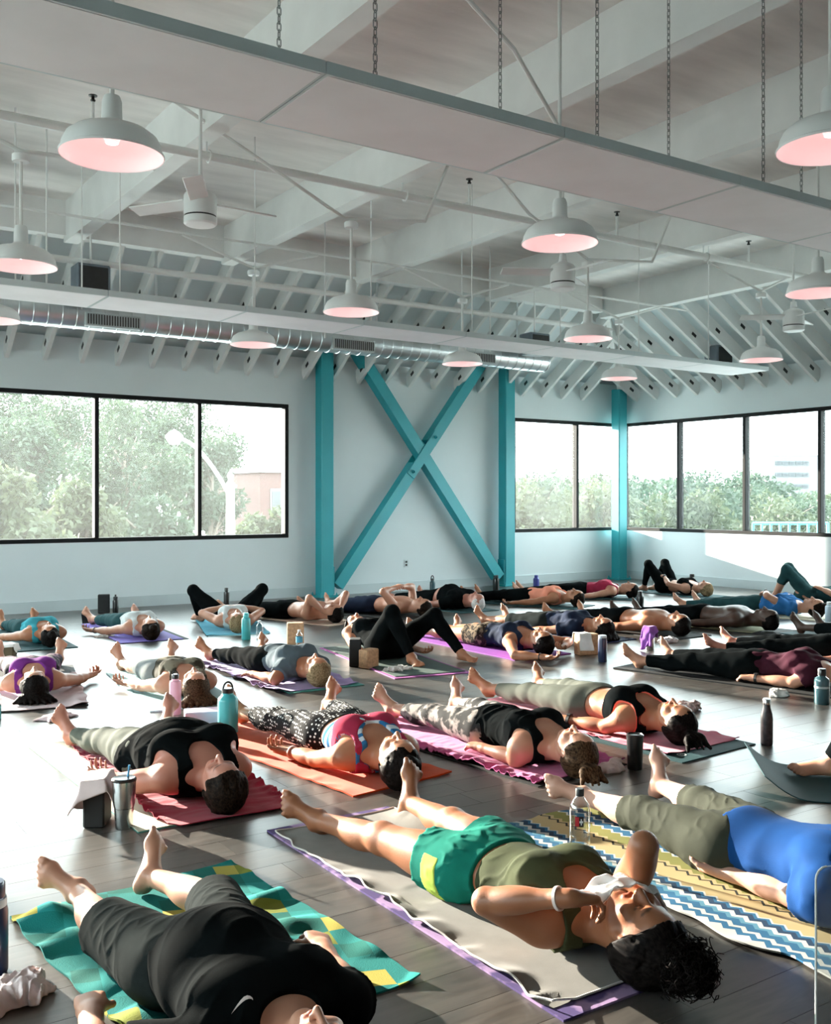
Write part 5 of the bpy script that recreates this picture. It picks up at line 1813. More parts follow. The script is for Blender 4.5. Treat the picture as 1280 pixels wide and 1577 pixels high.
# ---- near row
person('blue_shirt', 'person in royal blue shirt and olive capris on a zigzag patterned towel at right', (1440, 1391), (885, 1205), 1.04, 'pale', N_RES, female=False, fz=0.12,
       arm_p=dict(elbow=PX(1222, 1378, 0.06), wrist=PX(1118, 1343, 0.05), palm=(0, 0, 1), curl=0.8), arm_m=dict(abd=14),
       leg_p=dict(spread=-6, toe_out=66, point=30), leg_m=dict(spread=22, toe_out=18, point=12),
       wear=((L_, 'capris', C_OLIVE2, dict(leg=1.28, g=0.013, wrinkle=0.006, fold=creases, fscale=0.08)), (T_, 'shirt', C_BLUE, dict(kind='tee', bottom=-0.04, g=0.020, wrinkle=0.009, fold=creases, fscale=0.13, stretch=(1, 2.4, 1)))), hair=('brown', 'short'))
person('planted_foot', 'person showing only a planted bare foot on the dark mat at right', (1700, 1180), (1215, 1200), 1.05, 'fair', N_RES + 0.001, fz=0.0, female=True,
       leg_p=dict(ankle=PX(1276, 1178, 0.065), foot=(0.0, -1, 0)), leg_m=dict(ankle=PX(1330, 1150, 0.065), foot=(0, -1, 0)),
       wear=((L_, 'leggings', C_BLACK, dict(leg=1.88)), (T_, 'tank_top', C_BLACK, dict(bottom=0))), hair=('dark', 'short'))
P29, O29 = person('green_shorts', 'person in emerald shorts pressing a white cloth to the face', (986, 1441), (562, 1205), 1.05, 'brown', 0.005, fz=0.2,
       arm_p=dict(elbow=PX(748, 1388, 0.20), wrist=PX(878, 1383, 0.27), aim=(0.055, -0.060, 0.085), palm=(-0.5, 0.1, -0.7), curl=0.75),
       arm_m=dict(elbow=PX(992, 1302, 0.39), wrist=PX(984, 1376, 0.21), aim=(-0.065, -0.045, 0.075), palm=(0.7, 0.0, -0.5), curl=0.9),
       leg_p=dict(spread=8, toe_out=48, point=30), leg_m=dict(spread=9, toe_out=16, point=8), face=(-8, -6, 4),
       wear=((L_, 'shorts', C_GREEN, dict(leg=0.36, g=0.012, waist=0.085, flare=0.016, wrinkle=0.006, fold=creases, fscale=0.08)), (T_, 'tank_top', C_OLIVE, dict(bottom=0.10, g=0.010, wrinkle=0.007, fold=creases, stretch=(2.4, 1, 1), fscale=0.09))),
       hair=('black', 'bun', dict(thick=0.028)), band=(('p', M_BANDW, 'bracelet'),))
P30, O30 = person('black_shirt', 'person in black shirt and charcoal shorts on a teal and yellow towel', (497, 1636), (173, 1306), 0.96, 'fair', 0.005, female=False, build=1.14, belly=0.055, fz=0.2,
       arm_p=dict(wrist=PX(140, 1560, 0.08), pole=(1, 0.3, -0.1), palm=(0, 0, -1), curl=0.9), arm_m=dict(elbow=PX(541, 1538, 0.07), wrist=PX(498, 1462, 0.085), palm=(0.3, 0, -1), curl=1.0),
       leg_p=dict(spread=9, spread2=-6, toe_out=56, point=24), leg_m=dict(spread=17, spread2=-10, toe_out=34, point=20),
       wear=((L_, 'shorts', C_CHAR, dict(leg=0.93, g=0.014, flare=0.018, wrinkle=0.0042, fscale=0.085, stretch=(2.6, 1, 1), fold=creases)), (T_, 'shirt', C_BLACK, dict(kind='tee', bottom=-0.08, g=0.014, sleeve=0.7, wrinkle=0.005, fold=creases, stretch=(2, 1, 1)))), hair=('dark', 'short'))
# lime panel low on the near side of the emerald shorts
v = P29.legs_cloth(0.005, leg=0.36, g=0.0135, waist=-0.035, flare=0.016, wrinkle=0.006, fold=creases, fscale=0.08, seed=len(PEOPLE) * 3 - 6)
v.cut((-1, 0, 0), -0.145); v.cut((0, -1, 0), 0.112); v.cut((0, 0, 1), 0.15)
dress(O29, v, 'side_panel', C_LIME)
# ------------------------------------------------------------------ mats and towels
def sheet(W, L, nx, ny, hfn=None, th=0.005, edge=None, base=0.0):
    """a closed sheet W across (x) and L along (y); hfn lifts it, edge wobbles its outline"""
    u = np.linspace(-0.5, 0.5, nx); v = np.linspace(-0.5, 0.5, ny)
    U, Vv = np.meshgrid(u, v, indexing='ij')
    X, Y = U * W, Vv * L
    if edge is not None:
        dx, dy = edge(X, Y); X = X + dx; Y = Y + dy
    Zt = np.full_like(X, base + th) + (hfn(X, Y) if hfn is not None else 0)
    Zb = np.maximum(Zt - th, 0.0005)
    top = np.stack([X, Y, Zt], -1).reshape(-1, 3); bot = np.stack([X, Y, Zb], -1).reshape(-1, 3)
    n = nx * ny
    idx = np.arange(n).reshape(nx, ny)
    q = np.stack([idx[:-1, :-1], idx[1:, :-1], idx[1:, 1:], idx[:-1, 1:]], -1).reshape(-1, 4)
    loop = np.concatenate([idx[:, 0], idx[-1, 1:], idx[-2::-1, -1], idx[0, -2:0:-1]])
    l2 = np.roll(loop, -1)
    side = np.stack([loop, loop + n, l2 + n, l2], -1)
    Q = np.concatenate([q, q[:, ::-1] + n, side])
    me = mesh_np('sheet', np.concatenate([top, bot]), Q)
    try: me.set_sharp_from_angle(angle=math.radians(60))
    except Exception: pass
    return me


BODIES = []


def press(t, shape):
    """flatten a sheet where a body lies on it"""
    from mathutils.bvhtree import BVHTree
    if not BODIES:
        for p, o in PEOPLE.values():
            me = o.data
            co = np.empty(len(me.vertices) * 3, np.float32); me.vertices.foreach_get('co', co); co = co.reshape(-1, 3)
            keep = co[:, 2] < 0.16
            polys = [tuple(q.vertices) for q in me.polygons if q.center.z < 0.12]
            for ch in o.children:
                if ch.type != 'MESH' or ch.name.startswith(('hair', 'curls', 'chest', 'watch', 'bracelet')): continue
                c2 = np.empty(len(ch.data.vertices) * 3, np.float32); ch.data.vertices.foreach_get('co', c2)
                off = len(co); co = np.concatenate([co, c2.reshape(-1, 3)])
                polys += [tuple(off + i for i in q.vertices) for q in ch.data.polygons if q.center.z < 0.12]
            M = Matrix.Translation(o.location) @ Matrix.Rotation(o.rotation_euler[2], 4, 'Z') @ Matrix.Scale(o.scale[0], 4)
            BODIES.append((BVHTree.FromPolygons([tuple(c) for c in co], polys), M.inverted(), Vector(o.location), o.scale[0]))
    M = Matrix.Translation(t.location) @ Matrix.Rotation(t.rotation_euler[2], 4, 'Z')
    near = [b for b in BODIES if (b[2] - t.location).length < 1.9]
    up = Vector((0, 0, 1))
    n = len(t.data.vertices) // 2
    vs = t.data.vertices
    Z0 = np.array([vs[i].co.z for i in range(n)]); Zp = np.full(n, 9.0)
    for i in range(n):
        w = M @ vs[i].co
        for bvh, Mi, loc, sc in near:
            q = Mi @ Vector((w.x, w.y, 0)); q.z = -0.05
            h = bvh.ray_cast(q, up, 0.2)
            if h[0] is not None:
                Zp[i] = min(Zp[i], h[0].z * sc + loc.z - 0.003 - t.location.z)
    # neighbours of a pressed point come down with it
    G = Zp.reshape(shape); D = G.copy()
    for dx in (-1, 0, 1):
        for dy in (-1, 0, 1):
            sh = np.full_like(G, 9.0)
            sh[max(dx, 0):shape[0] + min(dx, 0), max(dy, 0):shape[1] + min(dy, 0)] = G[max(-dx, 0):shape[0] + min(-dx, 0), max(-dy, 0):shape[1] + min(-dy, 0)]
            D = np.minimum(D, sh + (0.0 if dx == dy == 0 else 0.001))
    D = D.ravel()
    for i in range(n):
        if D[i] < Z0[i]:
            vs[i].co.z = D[i]; vs[n + i].co.z = max(0.0004, vs[n + i].co.z - (Z0[i] - D[i]))


def under(key, name, label, m, W=0.62, L=1.75, off=(0, -0.12), rot=0.0, th=0.006, z=0.0, hfn=None, edge=None, n=(14, 36), cat='yoga mat', group='yoga mats on the floor', part=None):
    p, o = PEOPLE[key]
    R = Matrix.Rotation(o.rotation_euler[2], 3, 'Z')
    c = Vector(o.location) + R @ Vector((off[0], off[1], 0)); c.z = z
    me = sheet(W, L, n[0], n[1], hfn, th, edge)
    t = bpy.data.objects.new(name, me); me.materials.append(m); put(t)
    t.location = c; t.rotation_euler = (0, 0, o.rotation_euler[2] + math.radians(rot))
    if hfn is not None: press(t, n)
    tag(t, label, cat, group)
    return t


def corners(name, label, m, A, B, C, W=None, L=None, th=0.006, z=0.0, hfn=None, edge=None, n=(20, 50), cat='yoga mat', group='yoga mats on the floor'):
    """sheet whose near edge runs A-B and whose left edge runs A-C (photo points on the floor)"""
    a, b, c = at(*A), at(*B), at(*C)
    ex = (b - a); w = W or ex.length; ex.normalize()
    ey = (c - a); l = L or ey.length; ey.normalize()
    ey = (ey - ex * ex.dot(ey)).normalized()
    me = sheet(w, l, n[0], n[1], hfn, th, edge)
    t = bpy.data.objects.new(name, me); me.materials.append(m); put(t)
    ctr = a + ex * w / 2 + ey * l / 2
    t.location = (ctr.x, ctr.y, z); t.rotation_euler = (0, 0, math.atan2(ex.y, ex.x) if ex.cross(ey).z > 0 else math.atan2(-ex.y, -ex.x))
    if hfn is not None: press(t, n)
    tag(t, label, cat, group)
    return t


def rumple(seed, amp, scale, keep=0.0, stretch=(1, 1, 1), sharp=True):
    f = ridges(seed, scale, 1.0, stretch) if sharp else wav(seed, scale, 1.0, stretch)

    def h(X, Y):
        k = np.clip((np.abs(X) - keep) / 0.10, 0.12, 1) if keep else 1
        return np.clip(amp * (f(X, Y, 0 * X) + 0.15) * k, 0, None)
    return h


def ragged(seed, a=0.012):
    f, g = wav(seed, 0.25, a), wav(seed + 1, 0.3, a)
    return lambda X, Y: (f(X, Y, 0 * X), g(X, Y, 0 * X))


def rubber(name, col, **kw):
    k = dict(rough=0.75, var=0.10, var_scale=5, bump=0.15, bump_scale=180, bump_dist=0.002, spec=0.3); k.update(kw)
    return mat('mat_' + name, col, **k)


def terry(name, col, **kw):
    k = dict(rough=0.95, var=0.12, var_scale=9, bump=0.3, bump_scale=300, bump_dist=0.0015, spec=0.15, sheen=0.15); k.update(kw)
    return mat('towel_' + name, col, **k)


R_black = rubber('black', (0.015, 0.017, 0.018)); R_dteal = rubber('dark_teal', (0.02, 0.07, 0.08)); R_purple = rubber('violet', (0.22, 0.17, 0.55))
R_deep = rubber('deep_purple', (0.24, 0.05, 0.36)); R_beige = rubber('beige', (0.58, 0.44, 0.35)); R_navy = rubber('navy', (0.02, 0.035, 0.09))
R_dgreen = rubber('dark_green', (0.05, 0.085, 0.075)); R_pteal = rubber('pale_teal', (0.36, 0.58, 0.62)); R_cream = rubber('cream', (0.74, 0.70, 0.56))
R_orange = terry('orange', (0.70, 0.085, 0.015)); R_plum = rubber('plum', (0.35, 0.10, 0.33)); R_jade = rubber('jade', (0.07, 0.28, 0.25))
W_pink = terry('pale_pink', (0.66, 0.52, 0.54)); W_white = terry('white', (0.80, 0.78, 0.76)); W_blush = terry('blush_white', (0.80, 0.66, 0.65)); W_grey = terry('grey', (0.15, 0.145, 0.13))
W_red = terry('crimson', (0.38, 0.018, 0.05)); W_mag = terry('magenta_pink', (0.62, 0.13, 0.36)); W_rose = terry('rose', (0.74, 0.20, 0.30)); W_purple = terry('violet', (0.34, 0.25, 0.52))
W_purp2 = terry('bright_purple', (0.27, 0.10, 0.42)); W_teal = terry('teal_blue', (0.02, 0.30, 0.44)); W_yellow = terry('yellow', (0.72, 0.62, 0.36)); W_lgrey = terry('pale_grey', (0.62, 0.62, 0.64))

under('teal_tank', 'yoga_mat', 'dark teal mat at the far left by the wall', R_dteal, off=(0.08, -0.05), th=0.010)
under('white_tank', 'yoga_mat', 'violet mat with a black underside under the one in pale grey tank top', R_purple, off=(0.0, -0.1), th=0.006, z=0.005)
under('white_tank', 'yoga_mat', 'black mat peeking out beneath the violet mat by the wall', R_black, off=(-0.04, -0.16), W=0.66, L=1.85, th=0.005,
      hfn=lambda X, Y: 0.10 * np.clip((-Y - 0.85) / 0.075, 0, 1) ** 2 * np.clip((X - 0.05) / 0.25, 0, 1))
under('butterfly', 'towel', 'teal blue towel under the blond one with splayed knees', W_teal, W=0.66, L=1.45, off=(0.0, 0.1), th=0.004, z=0.007, hfn=rumple(5, 0.012, 0.2, 0.2), cat='towel', group='towels on the mats')
under('butterfly', 'yoga_mat', 'pale teal mat beneath the teal blue towel', R_pteal, W=0.62, L=1.7, off=(0.0, 0.0), th=0.007)
under('hands_head', 'yoga_mat', 'beige mat under the shirtless one with hands on head', R_beige, W=0.54, off=(-0.05, -0.05), th=0.010)
under('shirtless_dark_shorts', 'yoga_mat', 'black mat behind the one with raised knees', R_black, off=(0.05, -0.1), th=0.010)
under('bald', 'yoga_mat', 'dark teal mat under the white haired one', R_dteal, off=(0.0, -0.1), th=0.010)
under('knees_up', 'yoga_mat', 'dark green mat under the one with raised black knees', R_dgreen, W=0.62, off=(0, -0.10), th=0.005, z=0.006, L=1.72)
under('knees_up', 'yoga_mat', 'plum mat edging the dark green mat of the raised knees', R_plum, W=0.68, off=(0, -0.12), th=0.006, L=1.80)
under('navy_overhead', 'yoga_mat', 'deep purple mat under the one with arms folded overhead', R_deep, W=0.66, off=(0.03, -0.1), th=0.010)
under('navy_tee', 'yoga_mat', 'navy mat beneath the one in navy tee', R_navy, off=(0, -0.05), th=0.010, L=1.85)
under('peach', 'yoga_mat', 'dark mat under the one in peach tank top', R_dteal, th=0.010, off=(0, -0.05))
under('crimson', 'yoga_mat', 'dark mat under the one in crimson tank top', R_dteal, th=0.010, off=(0, -0.05))
under('shirtless_mid', 'yoga_mat', 'black mat under the shirtless one by the purple towel', R_black, th=0.010, off=(0, -0.03), L=1.85)
under('corner_knees', 'yoga_mat', 'dark mat in the window corner under the raised knees', R_dteal, th=0.010, off=(0, 0.0))
under('dark_skin', 'yoga_mat', 'black teal mat under the dark skinned one', R_black, th=0.007, off=(0, 0.0), L=1.9)
under('dark_skin', 'towel', 'olive towel on the black mat under the dark skinned one', terry('olive', (0.20, 0.20, 0.09)), W=0.56, L=1.4, th=0.004, z=0.007, off=(0, 0.0), cat='towel', group='towels on the mats')
under('blue_tee', 'yoga_mat', 'pale sand mat under the one in mid blue tee', R_cream, th=0.010, off=(0, -0.03))
under('right_knees', 'yoga_mat', 'dark mat under the raised knees at the right edge', R_dteal, th=0.010, off=(0, 0))
under('maroon', 'yoga_mat', 'long black mat under the one in maroon tee', R_black, th=0.010, W=0.64, L=1.9, off=(0.02, -0.14))
under('black_legs', 'yoga_mat', 'mauve grey mat under the black leggings at the right edge', rubber('mauve', (0.30, 0.22, 0.24)), th=0.010, L=1.85, off=(0.05, -0.1))
under('dark_foot', 'yoga_mat', 'dark mat under the single dark foot at right', R_dteal, th=0.010, L=1.9)
under('purple_top', 'towel', 'pale pink towel under the one in purple cropped top', W_pink, W=0.74, L=1.3, off=(0.03, 0.30), th=0.004, z=0.007, hfn=rumple(15, 0.03, 0.13, 0.22), edge=ragged(3, 0.010), n=(46, 76), cat='towel', group='towels on the mats')
under('purple_top', 'yoga_mat', 'black mat below the pale pink towel at left', R_black, W=0.68, L=1.8, off=(0.0, 0.02), th=0.007)
under('olive_tank', 'yoga_mat', 'pale teal mat under the one in olive streaked tank top', R_pteal, off=(0.02, -0.05), th=0.010)
under('slate_tee', 'towel', 'rumpled violet towel under the blond one in slate tee', W_purple, W=0.70, L=1.75, off=(0.02, -0.1), th=0.004, z=0.006, hfn=rumple(21, 0.034, 0.14, 0.22, (2, 1, 1)), edge=ragged(8, 0.008), n=(50, 110), cat='towel', group='towels on the mats')
under('slate_tee', 'yoga_mat', 'jade mat under the rumpled violet towel', R_jade, off=(-0.03, -0.08), L=1.8, th=0.006)
corners('yoga_mat', 'cream and jade mat under the red towel', R_cream, (213, 1283), (419, 1243), (88, 1137), L=1.80, th=0.0035, z=0.004)
corners('yoga_mat', 'jade underside of the mat beneath the red towel', R_jade, (213, 1283.5), (419.5, 1243.5), (88, 1137), L=1.80, th=0.004)
under('big_black', 'towel', 'crimson towel under the heavy one in black tank top', W_red, W=0.62, L=1.62, off=(-0.02, 0.0), th=0.004, z=0.008, hfn=rumple(33, 0.045, 0.13, 0.24, (1.8, 0.9, 1)), edge=ragged(13, 0.008), n=(54, 120), cat='towel', group='towels on the mats')
corners('yoga_mat', 'orange towelling mat under the one in dotted leggings', R_orange, (544, 1228), (696, 1191), (338, 1085), L=1.82, th=0.008, hfn=rumple(41, 0.010, 0.22, 0.2, (3, 1, 1)), n=(40, 90))
corners('yoga_mat', 'charcoal mat beneath the magenta towel', R_black, (829, 1213), (966, 1178), (567, 1097), L=1.86, th=0.006)
corners('towel', 'magenta pink towel under the brown ponytail one', W_mag, (826, 1210), (963, 1175), (567, 1096), L=1.80, th=0.004, z=0.007, hfn=rumple(52, 0.030, 0.12, 0.2, (3, 0.8, 1)), n=(54, 130), cat='towel', group='towels on the mats')
corners('yoga_mat', 'dark teal mat with a small ring emblem under the rose towel', R_dteal, (1051, 1176), (1164, 1147), (744, 1070), L=1.88, th=0.006)
corners('towel', 'rose pink towel under the one in black bra with coral edging', W_rose, (1028, 1166), (1139, 1140), (744, 1069), L=1.76, th=0.004, z=0.007, hfn=rumple(61, 0.018, 0.16, 0.2, (2, 1, 1)), n=(40, 90), cat='towel', group='towels on the mats')
ring = MB().lathe([(0.020, 0), (0.020, 0.001), (0.027, 0.001), (0.027, 0), (0.020, 0)], n=24, close=False)
emb = [o for o in COL.objects if o.get('label', '').startswith('dark teal mat with a small ring')][0]
eo = ring.build('emblem', M_trim, emb)
q = emb.matrix_basis.inverted() @ at(1050, 1164); eo.location = (q.x, q.y, 0.0062)
MB().tube([(-0.014, 0, 0.001), (0, 0.010, 0.001), (0.014, 0, 0.001)], 0.0025, 5).build('emblem_arc', M_trim, eo)


def banded_towel():
    m = bpy.data.materials.new('zigzag_towel'); nt, p = nodes_of(m); L = nt.links
    tc = nt.nodes.new('ShaderNodeTexCoord'); sx = nt.nodes.new('ShaderNodeSeparateXYZ'); L.new(tc.outputs['Object'], sx.inputs[0])

    def math_(op, a, b=None, c=None):
        n = nt.nodes.new('ShaderNodeMath'); n.operation = op
        for i, v in enumerate((a, b, c)):
            if v is None: continue
            if isinstance(v, (int, float)): n.inputs[i].default_value = v
            else: L.new(v, n.inputs[i])
        return n.outputs[0]
    zz = math_('PINGPONG', math_('MULTIPLY', sx.outputs['Y'], 1.0), 0.028)
    zz2 = math_('MULTIPLY', zz, 0.85)
    xx = math_('ADD', sx.outputs['X'], zz2)
    f = math_('SUBTRACT', 0.5, math_('DIVIDE', xx, 0.80))
    r = nt.nodes.new('ShaderNodeValToRGB'); r.color_ramp.interpolation = 'CONSTANT'
    blue, lb, wh, ta, bk, ol, nv = (0.03, 0.13, 0.25), (0.10, 0.26, 0.36), (0.52, 0.54, 0.52), (0.46, 0.36, 0.19), (0.03, 0.035, 0.03), (0.22, 0.22, 0.07), (0.02, 0.05, 0.10)
    stops = [(0.0, wh), (0.02, blue), (0.055, wh), (0.085, blue), (0.13, lb), (0.16, wh), (0.185, nv), (0.215, blue), (0.235, wh), (0.25, ta), (0.36, bk), (0.378, ta), (0.40, ol), (0.49, wh), (0.505, blue), (0.56, wh), (0.575, nv),
             (0.62, ol), (0.70, ta), (0.78, bk), (0.80, ta), (0.86, wh), (0.88, blue), (0.93, wh), (0.95, blue)]
    e = r.color_ramp.elements
    while len(e) < len(stops): e.new(0.5)
    for i, (pos, c) in enumerate(stops): e[i].position = pos; e[i].color = (*c, 1)
    L.new(f, r.inputs['Fac']); L.new(r.outputs['Color'], p.inputs['Base Color'])
    p.inputs['Roughness'].default_value = 0.95; p.inputs['Specular IOR Level'].default_value = 0.15
    return m


def check_towel():
    m = bpy.data.materials.new('teal_yellow_towel'); nt, p = nodes_of(m); L = nt.links
    tc = nt.nodes.new('ShaderNodeTexCoord')
    mp = nt.nodes.new('ShaderNodeMapping'); mp.inputs['Scale'].default_value = (13, 10, 1); mp.inputs['Rotation'].default_value = (0, 0, 0.35)
    L.new(tc.outputs['Object'], mp.inputs['Vector'])
    fl_ = nt.nodes.new('ShaderNodeVectorMath'); fl_.operation = 'FLOOR'; L.new(mp.outputs[0], fl_.inputs[0])
    w = nt.nodes.new('ShaderNodeTexWhiteNoise'); w.noise_dimensions = '2D'; L.new(fl_.outputs[0], w.inputs['Vector'])
    r = nt.nodes.new('ShaderNodeValToRGB'); r.color_ramp.interpolation = 'CONSTANT'
    st = [(0, (0.012, 0.20, 0.19)), (0.52, (0.010, 0.14, 0.12)), (0.74, (0.02, 0.27, 0.26)), (0.82, (0.42, 0.37, 0.08)), (0.93, (0.20, 0.23, 0.04))]
    e = r.color_ramp.elements
    while len(e) < len(st): e.new(0.5)
    for i, (pos, c) in enumerate(st): e[i].position = pos; e[i].color = (*c, 1)
    L.new(w.outputs['Value'], r.inputs['Fac']); L.new(r.outputs['Color'], p.inputs['Base Color'])
    p.inputs['Roughness'].default_value = 0.95; p.inputs['Specular IOR Level'].default_value = 0.15
    n2 = nt.nodes.new('ShaderNodeTexNoise'); n2.inputs['Scale'].default_value = 260; L.new(tc.outputs['Object'], n2.inputs['Vector'])
    bp = nt.nodes.new('ShaderNodeBump'); bp.inputs['Strength'].default_value = 0.4; bp.inputs['Distance'].default_value = 0.003
    L.new(n2.outputs['Fac'], bp.inputs['Height']); L.new(bp.outputs['Normal'], p.inputs['Normal'])
    return m


under('blue_shirt', 'towel', 'zigzag patterned towel in blue, white, tan and olive under the one in blue shirt', banded_towel(), W=0.78, L=2.0, off=(0.10, 0.06), th=0.006, hfn=rumple(71, 0.012, 0.25, 0.25), edge=ragged(17, 0.012), n=(50, 110), cat='towel', group='towels on the mats')
under('planted_foot', 'yoga_mat', 'dark mat with a curled up edge at the right edge', R_dteal, W=0.66, L=1.85, off=(0.06, 0.04), th=0.006,
      hfn=lambda X, Y: 0.11 * np.clip((-Y - 0.70) / 0.22, 0, 1) ** 2, n=(20, 60))
under('planted_foot', 'towel', 'yellow towel on the curled dark mat at right', W_yellow, W=0.5, L=1.3, off=(0.10, 0.28), th=0.004, z=0.007, hfn=rumple(77, 0.012, 0.14), n=(40, 70), cat='towel', group='towels on the mats')


def orchid_mat():
    m = knit_pattern('purple_floral_mat', (0.10, 0.075, 0.19), (0.36, 0.25, 0.43), 'patch', 9)
    return m


corners('yoga_mat', 'purple mat with darker floral print under the grey towel nearest the camera', orchid_mat(), (868, 1575), (1100, 1487), (468, 1272), L=1.86, th=0.007)


WE = wav(64, 0.16, 0.009)
WL = wav(65, 0.15, 0.012)


def wavy_edge(X, Y):
    k = np.clip((np.abs(X) - 0.20) / 0.09, 0, 1)
    return (np.sign(X) * k * (WE(X * 0 + np.sign(X), Y, 0 * Y)), 0 * Y)


def wavy_lift(X, Y):
    k = np.clip((X - 0.14) / 0.14, 0, 1) if True else 0
    k2 = np.clip((np.abs(X) - 0.2) / 0.08, 0, 1)
    return k2 * np.clip(WL(np.sign(X), Y, 0 * Y) + 0.006, 0, None) + 0.05 * np.clip((X - 0.17) / 0.1, 0, 1) * np.exp(-((Y - 0.62) / 0.14) ** 2) + rumple(81, 0.007, 0.2, 0.2)(X, Y)


gt = under('green_shorts', 'towel', 'grey towel with a wavy pale hem on the purple floral mat', W_grey, W=0.58, L=1.74, off=(0.04, -0.06), rot=0, th=0.004, z=0.008, hfn=wavy_lift, edge=wavy_edge, n=(40, 130), cat='towel', group='towels on the mats')
pm = [o for o in COL.objects if o.get('label', '').startswith('purple mat with darker floral')][0]
gt.rotation_euler = pm.rotation_euler
ctr = Vector(pm.location); gt.location = (ctr.x, ctr.y, 0.008)
hb = MB()
for sx in (-1, 1):
    pts = []
    for i in range(131):
        Y = np.array([(i / 130 - 0.5) * 1.74]); X = np.array([sx * 0.29])
        dx, _ = wavy_edge(X, Y); z = 0.004 + wavy_lift(X, Y)[0]
        pts.append((X[0] + dx[0], Y[0], z))
    hb.tube(pts, 0.0035, 5)
for sy in (-1, 1):
    pts = []
    for i in range(41):
        X = np.array([(i / 40 - 0.5) * 0.58]); Y = np.array([sy * 0.87]); dx, _ = wavy_edge(X, Y)
        pts.append((X[0] + dx[0], Y[0], 0.005 + wavy_lift(X, Y)[0]))
    hb.tube(pts, 0.0035, 5)
hm = hb.build('hem', terry('hem', (0.62, 0.60, 0.58)), gt); hm['label'] = 'pale stitched hem'
for o in (gt,): pass


def p30_lift(X, Y):
    return rumple(91, 0.035, 0.17, 0.26, (1.5, 1, 1))(X, Y) + 0.07 * np.exp(-((Y + 0.80) / 0.09) ** 2 - ((np.abs(X + 0.18)) / 0.14) ** 2)


t30 = corners('towel', 'teal beach towel with yellow and olive checks at the lower left', check_towel(), (240, 1660), (640, 1511), (40, 1408), W=0.82, th=0.006, hfn=rumple(91, 0.016, 0.20, 0.2, (1.5, 1, 1), False), edge=ragged(23, 0.010), n=(80, 150), cat='towel', group='towels on the mats')


# ------------------------------------------------------------------ crumpled and draped cloths
def crumple(label, px, py, size, m, seed, n=7, h=0.5, res=0.006, name='towel', rot=0.0):
    rs = np.random.RandomState(seed)
    v = Vol(np.array((-size[0], -size[1], -0.01)) * 0.75 - 0.02, np.array((size[0], size[1], size[2] * 2.4)) * 0.75 + 0.03, res)
    v.add(EL((0, 0, size[2] * 0.15), (size[0] * 0.40, size[1] * 0.40, size[2] * 0.55)))
    for i in range(n):
        a = 6.28 * (i + 0.5 * rs.rand()) / n
        c = np.array((math.cos(a) * size[0] * 0.30, math.sin(a) * size[1] * 0.30, size[2] * (0.1 + 0.25 * rs.rand())))
        R = np.array(Matrix.Rotation(-a, 3, 'Z'))
        v.add(EL(c, (size[0] * (0.17 + 0.10 * rs.rand()), size[1] * 0.16, size[2] * (0.22 + 0.25 * rs.rand())), R), size[2] * 0.5)
    k = min(size[0], size[1])
    v.warp(creases(seed + 3, k * 0.5, size[2] * 0.30)); v.warp(creases(seed + 8, k * 0.25, size[2] * 0.12))
    v.cut((0, 0, -1), 0)
    V, Q = v.mesh('cloth', 1)
    o = obj(name, mesh_np('cloth', V, Q), m)
    o.location = at(px, py); o.rotation_euler = (0, 0, rot)
    return tag(o, label, 'towel', 'small crumpled towels')


crumple('blush white crumpled cloth at the lower left edge near the navy bottle', 22, 1538, (0.24, 0.13, 0.07), W_blush, 4, res=0.0045, rot=0.5)
crumple('white crumpled cloth beside the black tumbler and brown ponytail', 941, 1187, (0.17, 0.11, 0.06), W_blush, 5)
crumple('white crumpled cloth on the floor behind the sage leggings head', 1060, 1094, (0.17, 0.10, 0.07), W_blush, 6)
crumple('small white crumpled cloth on the edge of the long black mat', 1200, 1072, (0.17, 0.10, 0.06), W_white, 7)
crumple('pale grey crumpled towel behind the steel bottle with purple towel', 1030, 989, (0.22, 0.14, 0.06), W_lgrey, 8)
crumple('white crumpled cloth in front of the cork block by the raised knees', 611, 1033, (0.24, 0.12, 0.05), W_white, 9)
crumple('pale pink folded cloth on the floor right of the pink towel', 88, 1106, (0.28, 0.12, 0.035), W_pink, 10, rot=0.4)
crumple('flat white cloth beside the violet mat near the wall', 162, 981, (0.24, 0.10, 0.03), W_white, 11)


def block(px, py, size, rot, m, label, cat='yoga block'):
    o = MB().rbox((0, 0, size[2] / 2), size, 0.007).build('yoga_block', m)
    o.location = at(px, py); o.rotation_euler = (0, 0, math.radians(rot))
    return tag(o, label, cat, 'yoga blocks')


M_cork = mat('cork', (0.56, 0.34, 0.19), 0.85, var=0.22, var_scale=45, bump=0.3, bump_scale=90)
M_foam = mat('black_foam', (0.012, 0.013, 0.014), 0.7, var=0.15, var_scale=20)
M_lav = mat('lavender_foam', (0.58, 0.47, 0.62), 0.7, var=0.05)
block(160, 944, (0.14, 0.08, 0.23), -20, M_foam, 'upright black foam block by the wall behind the pale grey tank top')
block(455, 992, (0.16, 0.10, 0.21), -25, M_cork, 'upright cork block behind the blond one in slate tee')
block(547, 1025, (0.10, 0.15, 0.23), -30, M_foam, 'upright black foam block beside the cork block near the raised knees')
block(568, 1028, (0.155, 0.10, 0.155), 22, M_cork, 'sunlit cork block in front of the black block')
block(903, 1008, (0.20, 0.10, 0.19), -12, M_cork, 'cork block half covered by a white cloth behind the navy bottle')
block(312, 1118, (0.22, 0.15, 0.10), -18, M_lav, 'lavender foam block between the pink and the teal bottle')
b27 = block(150, 1268, (0.09, 0.14, 0.20), -30, M_foam, 'black foam block beneath a white towel by the steel tumbler')
b36 = block(6, 1010, (0.20, 0.12, 0.10), -30, mat('brown_foam', (0.10, 0.075, 0.04), 0.8, var=0.2), 'brown block under a white towel at the left edge')
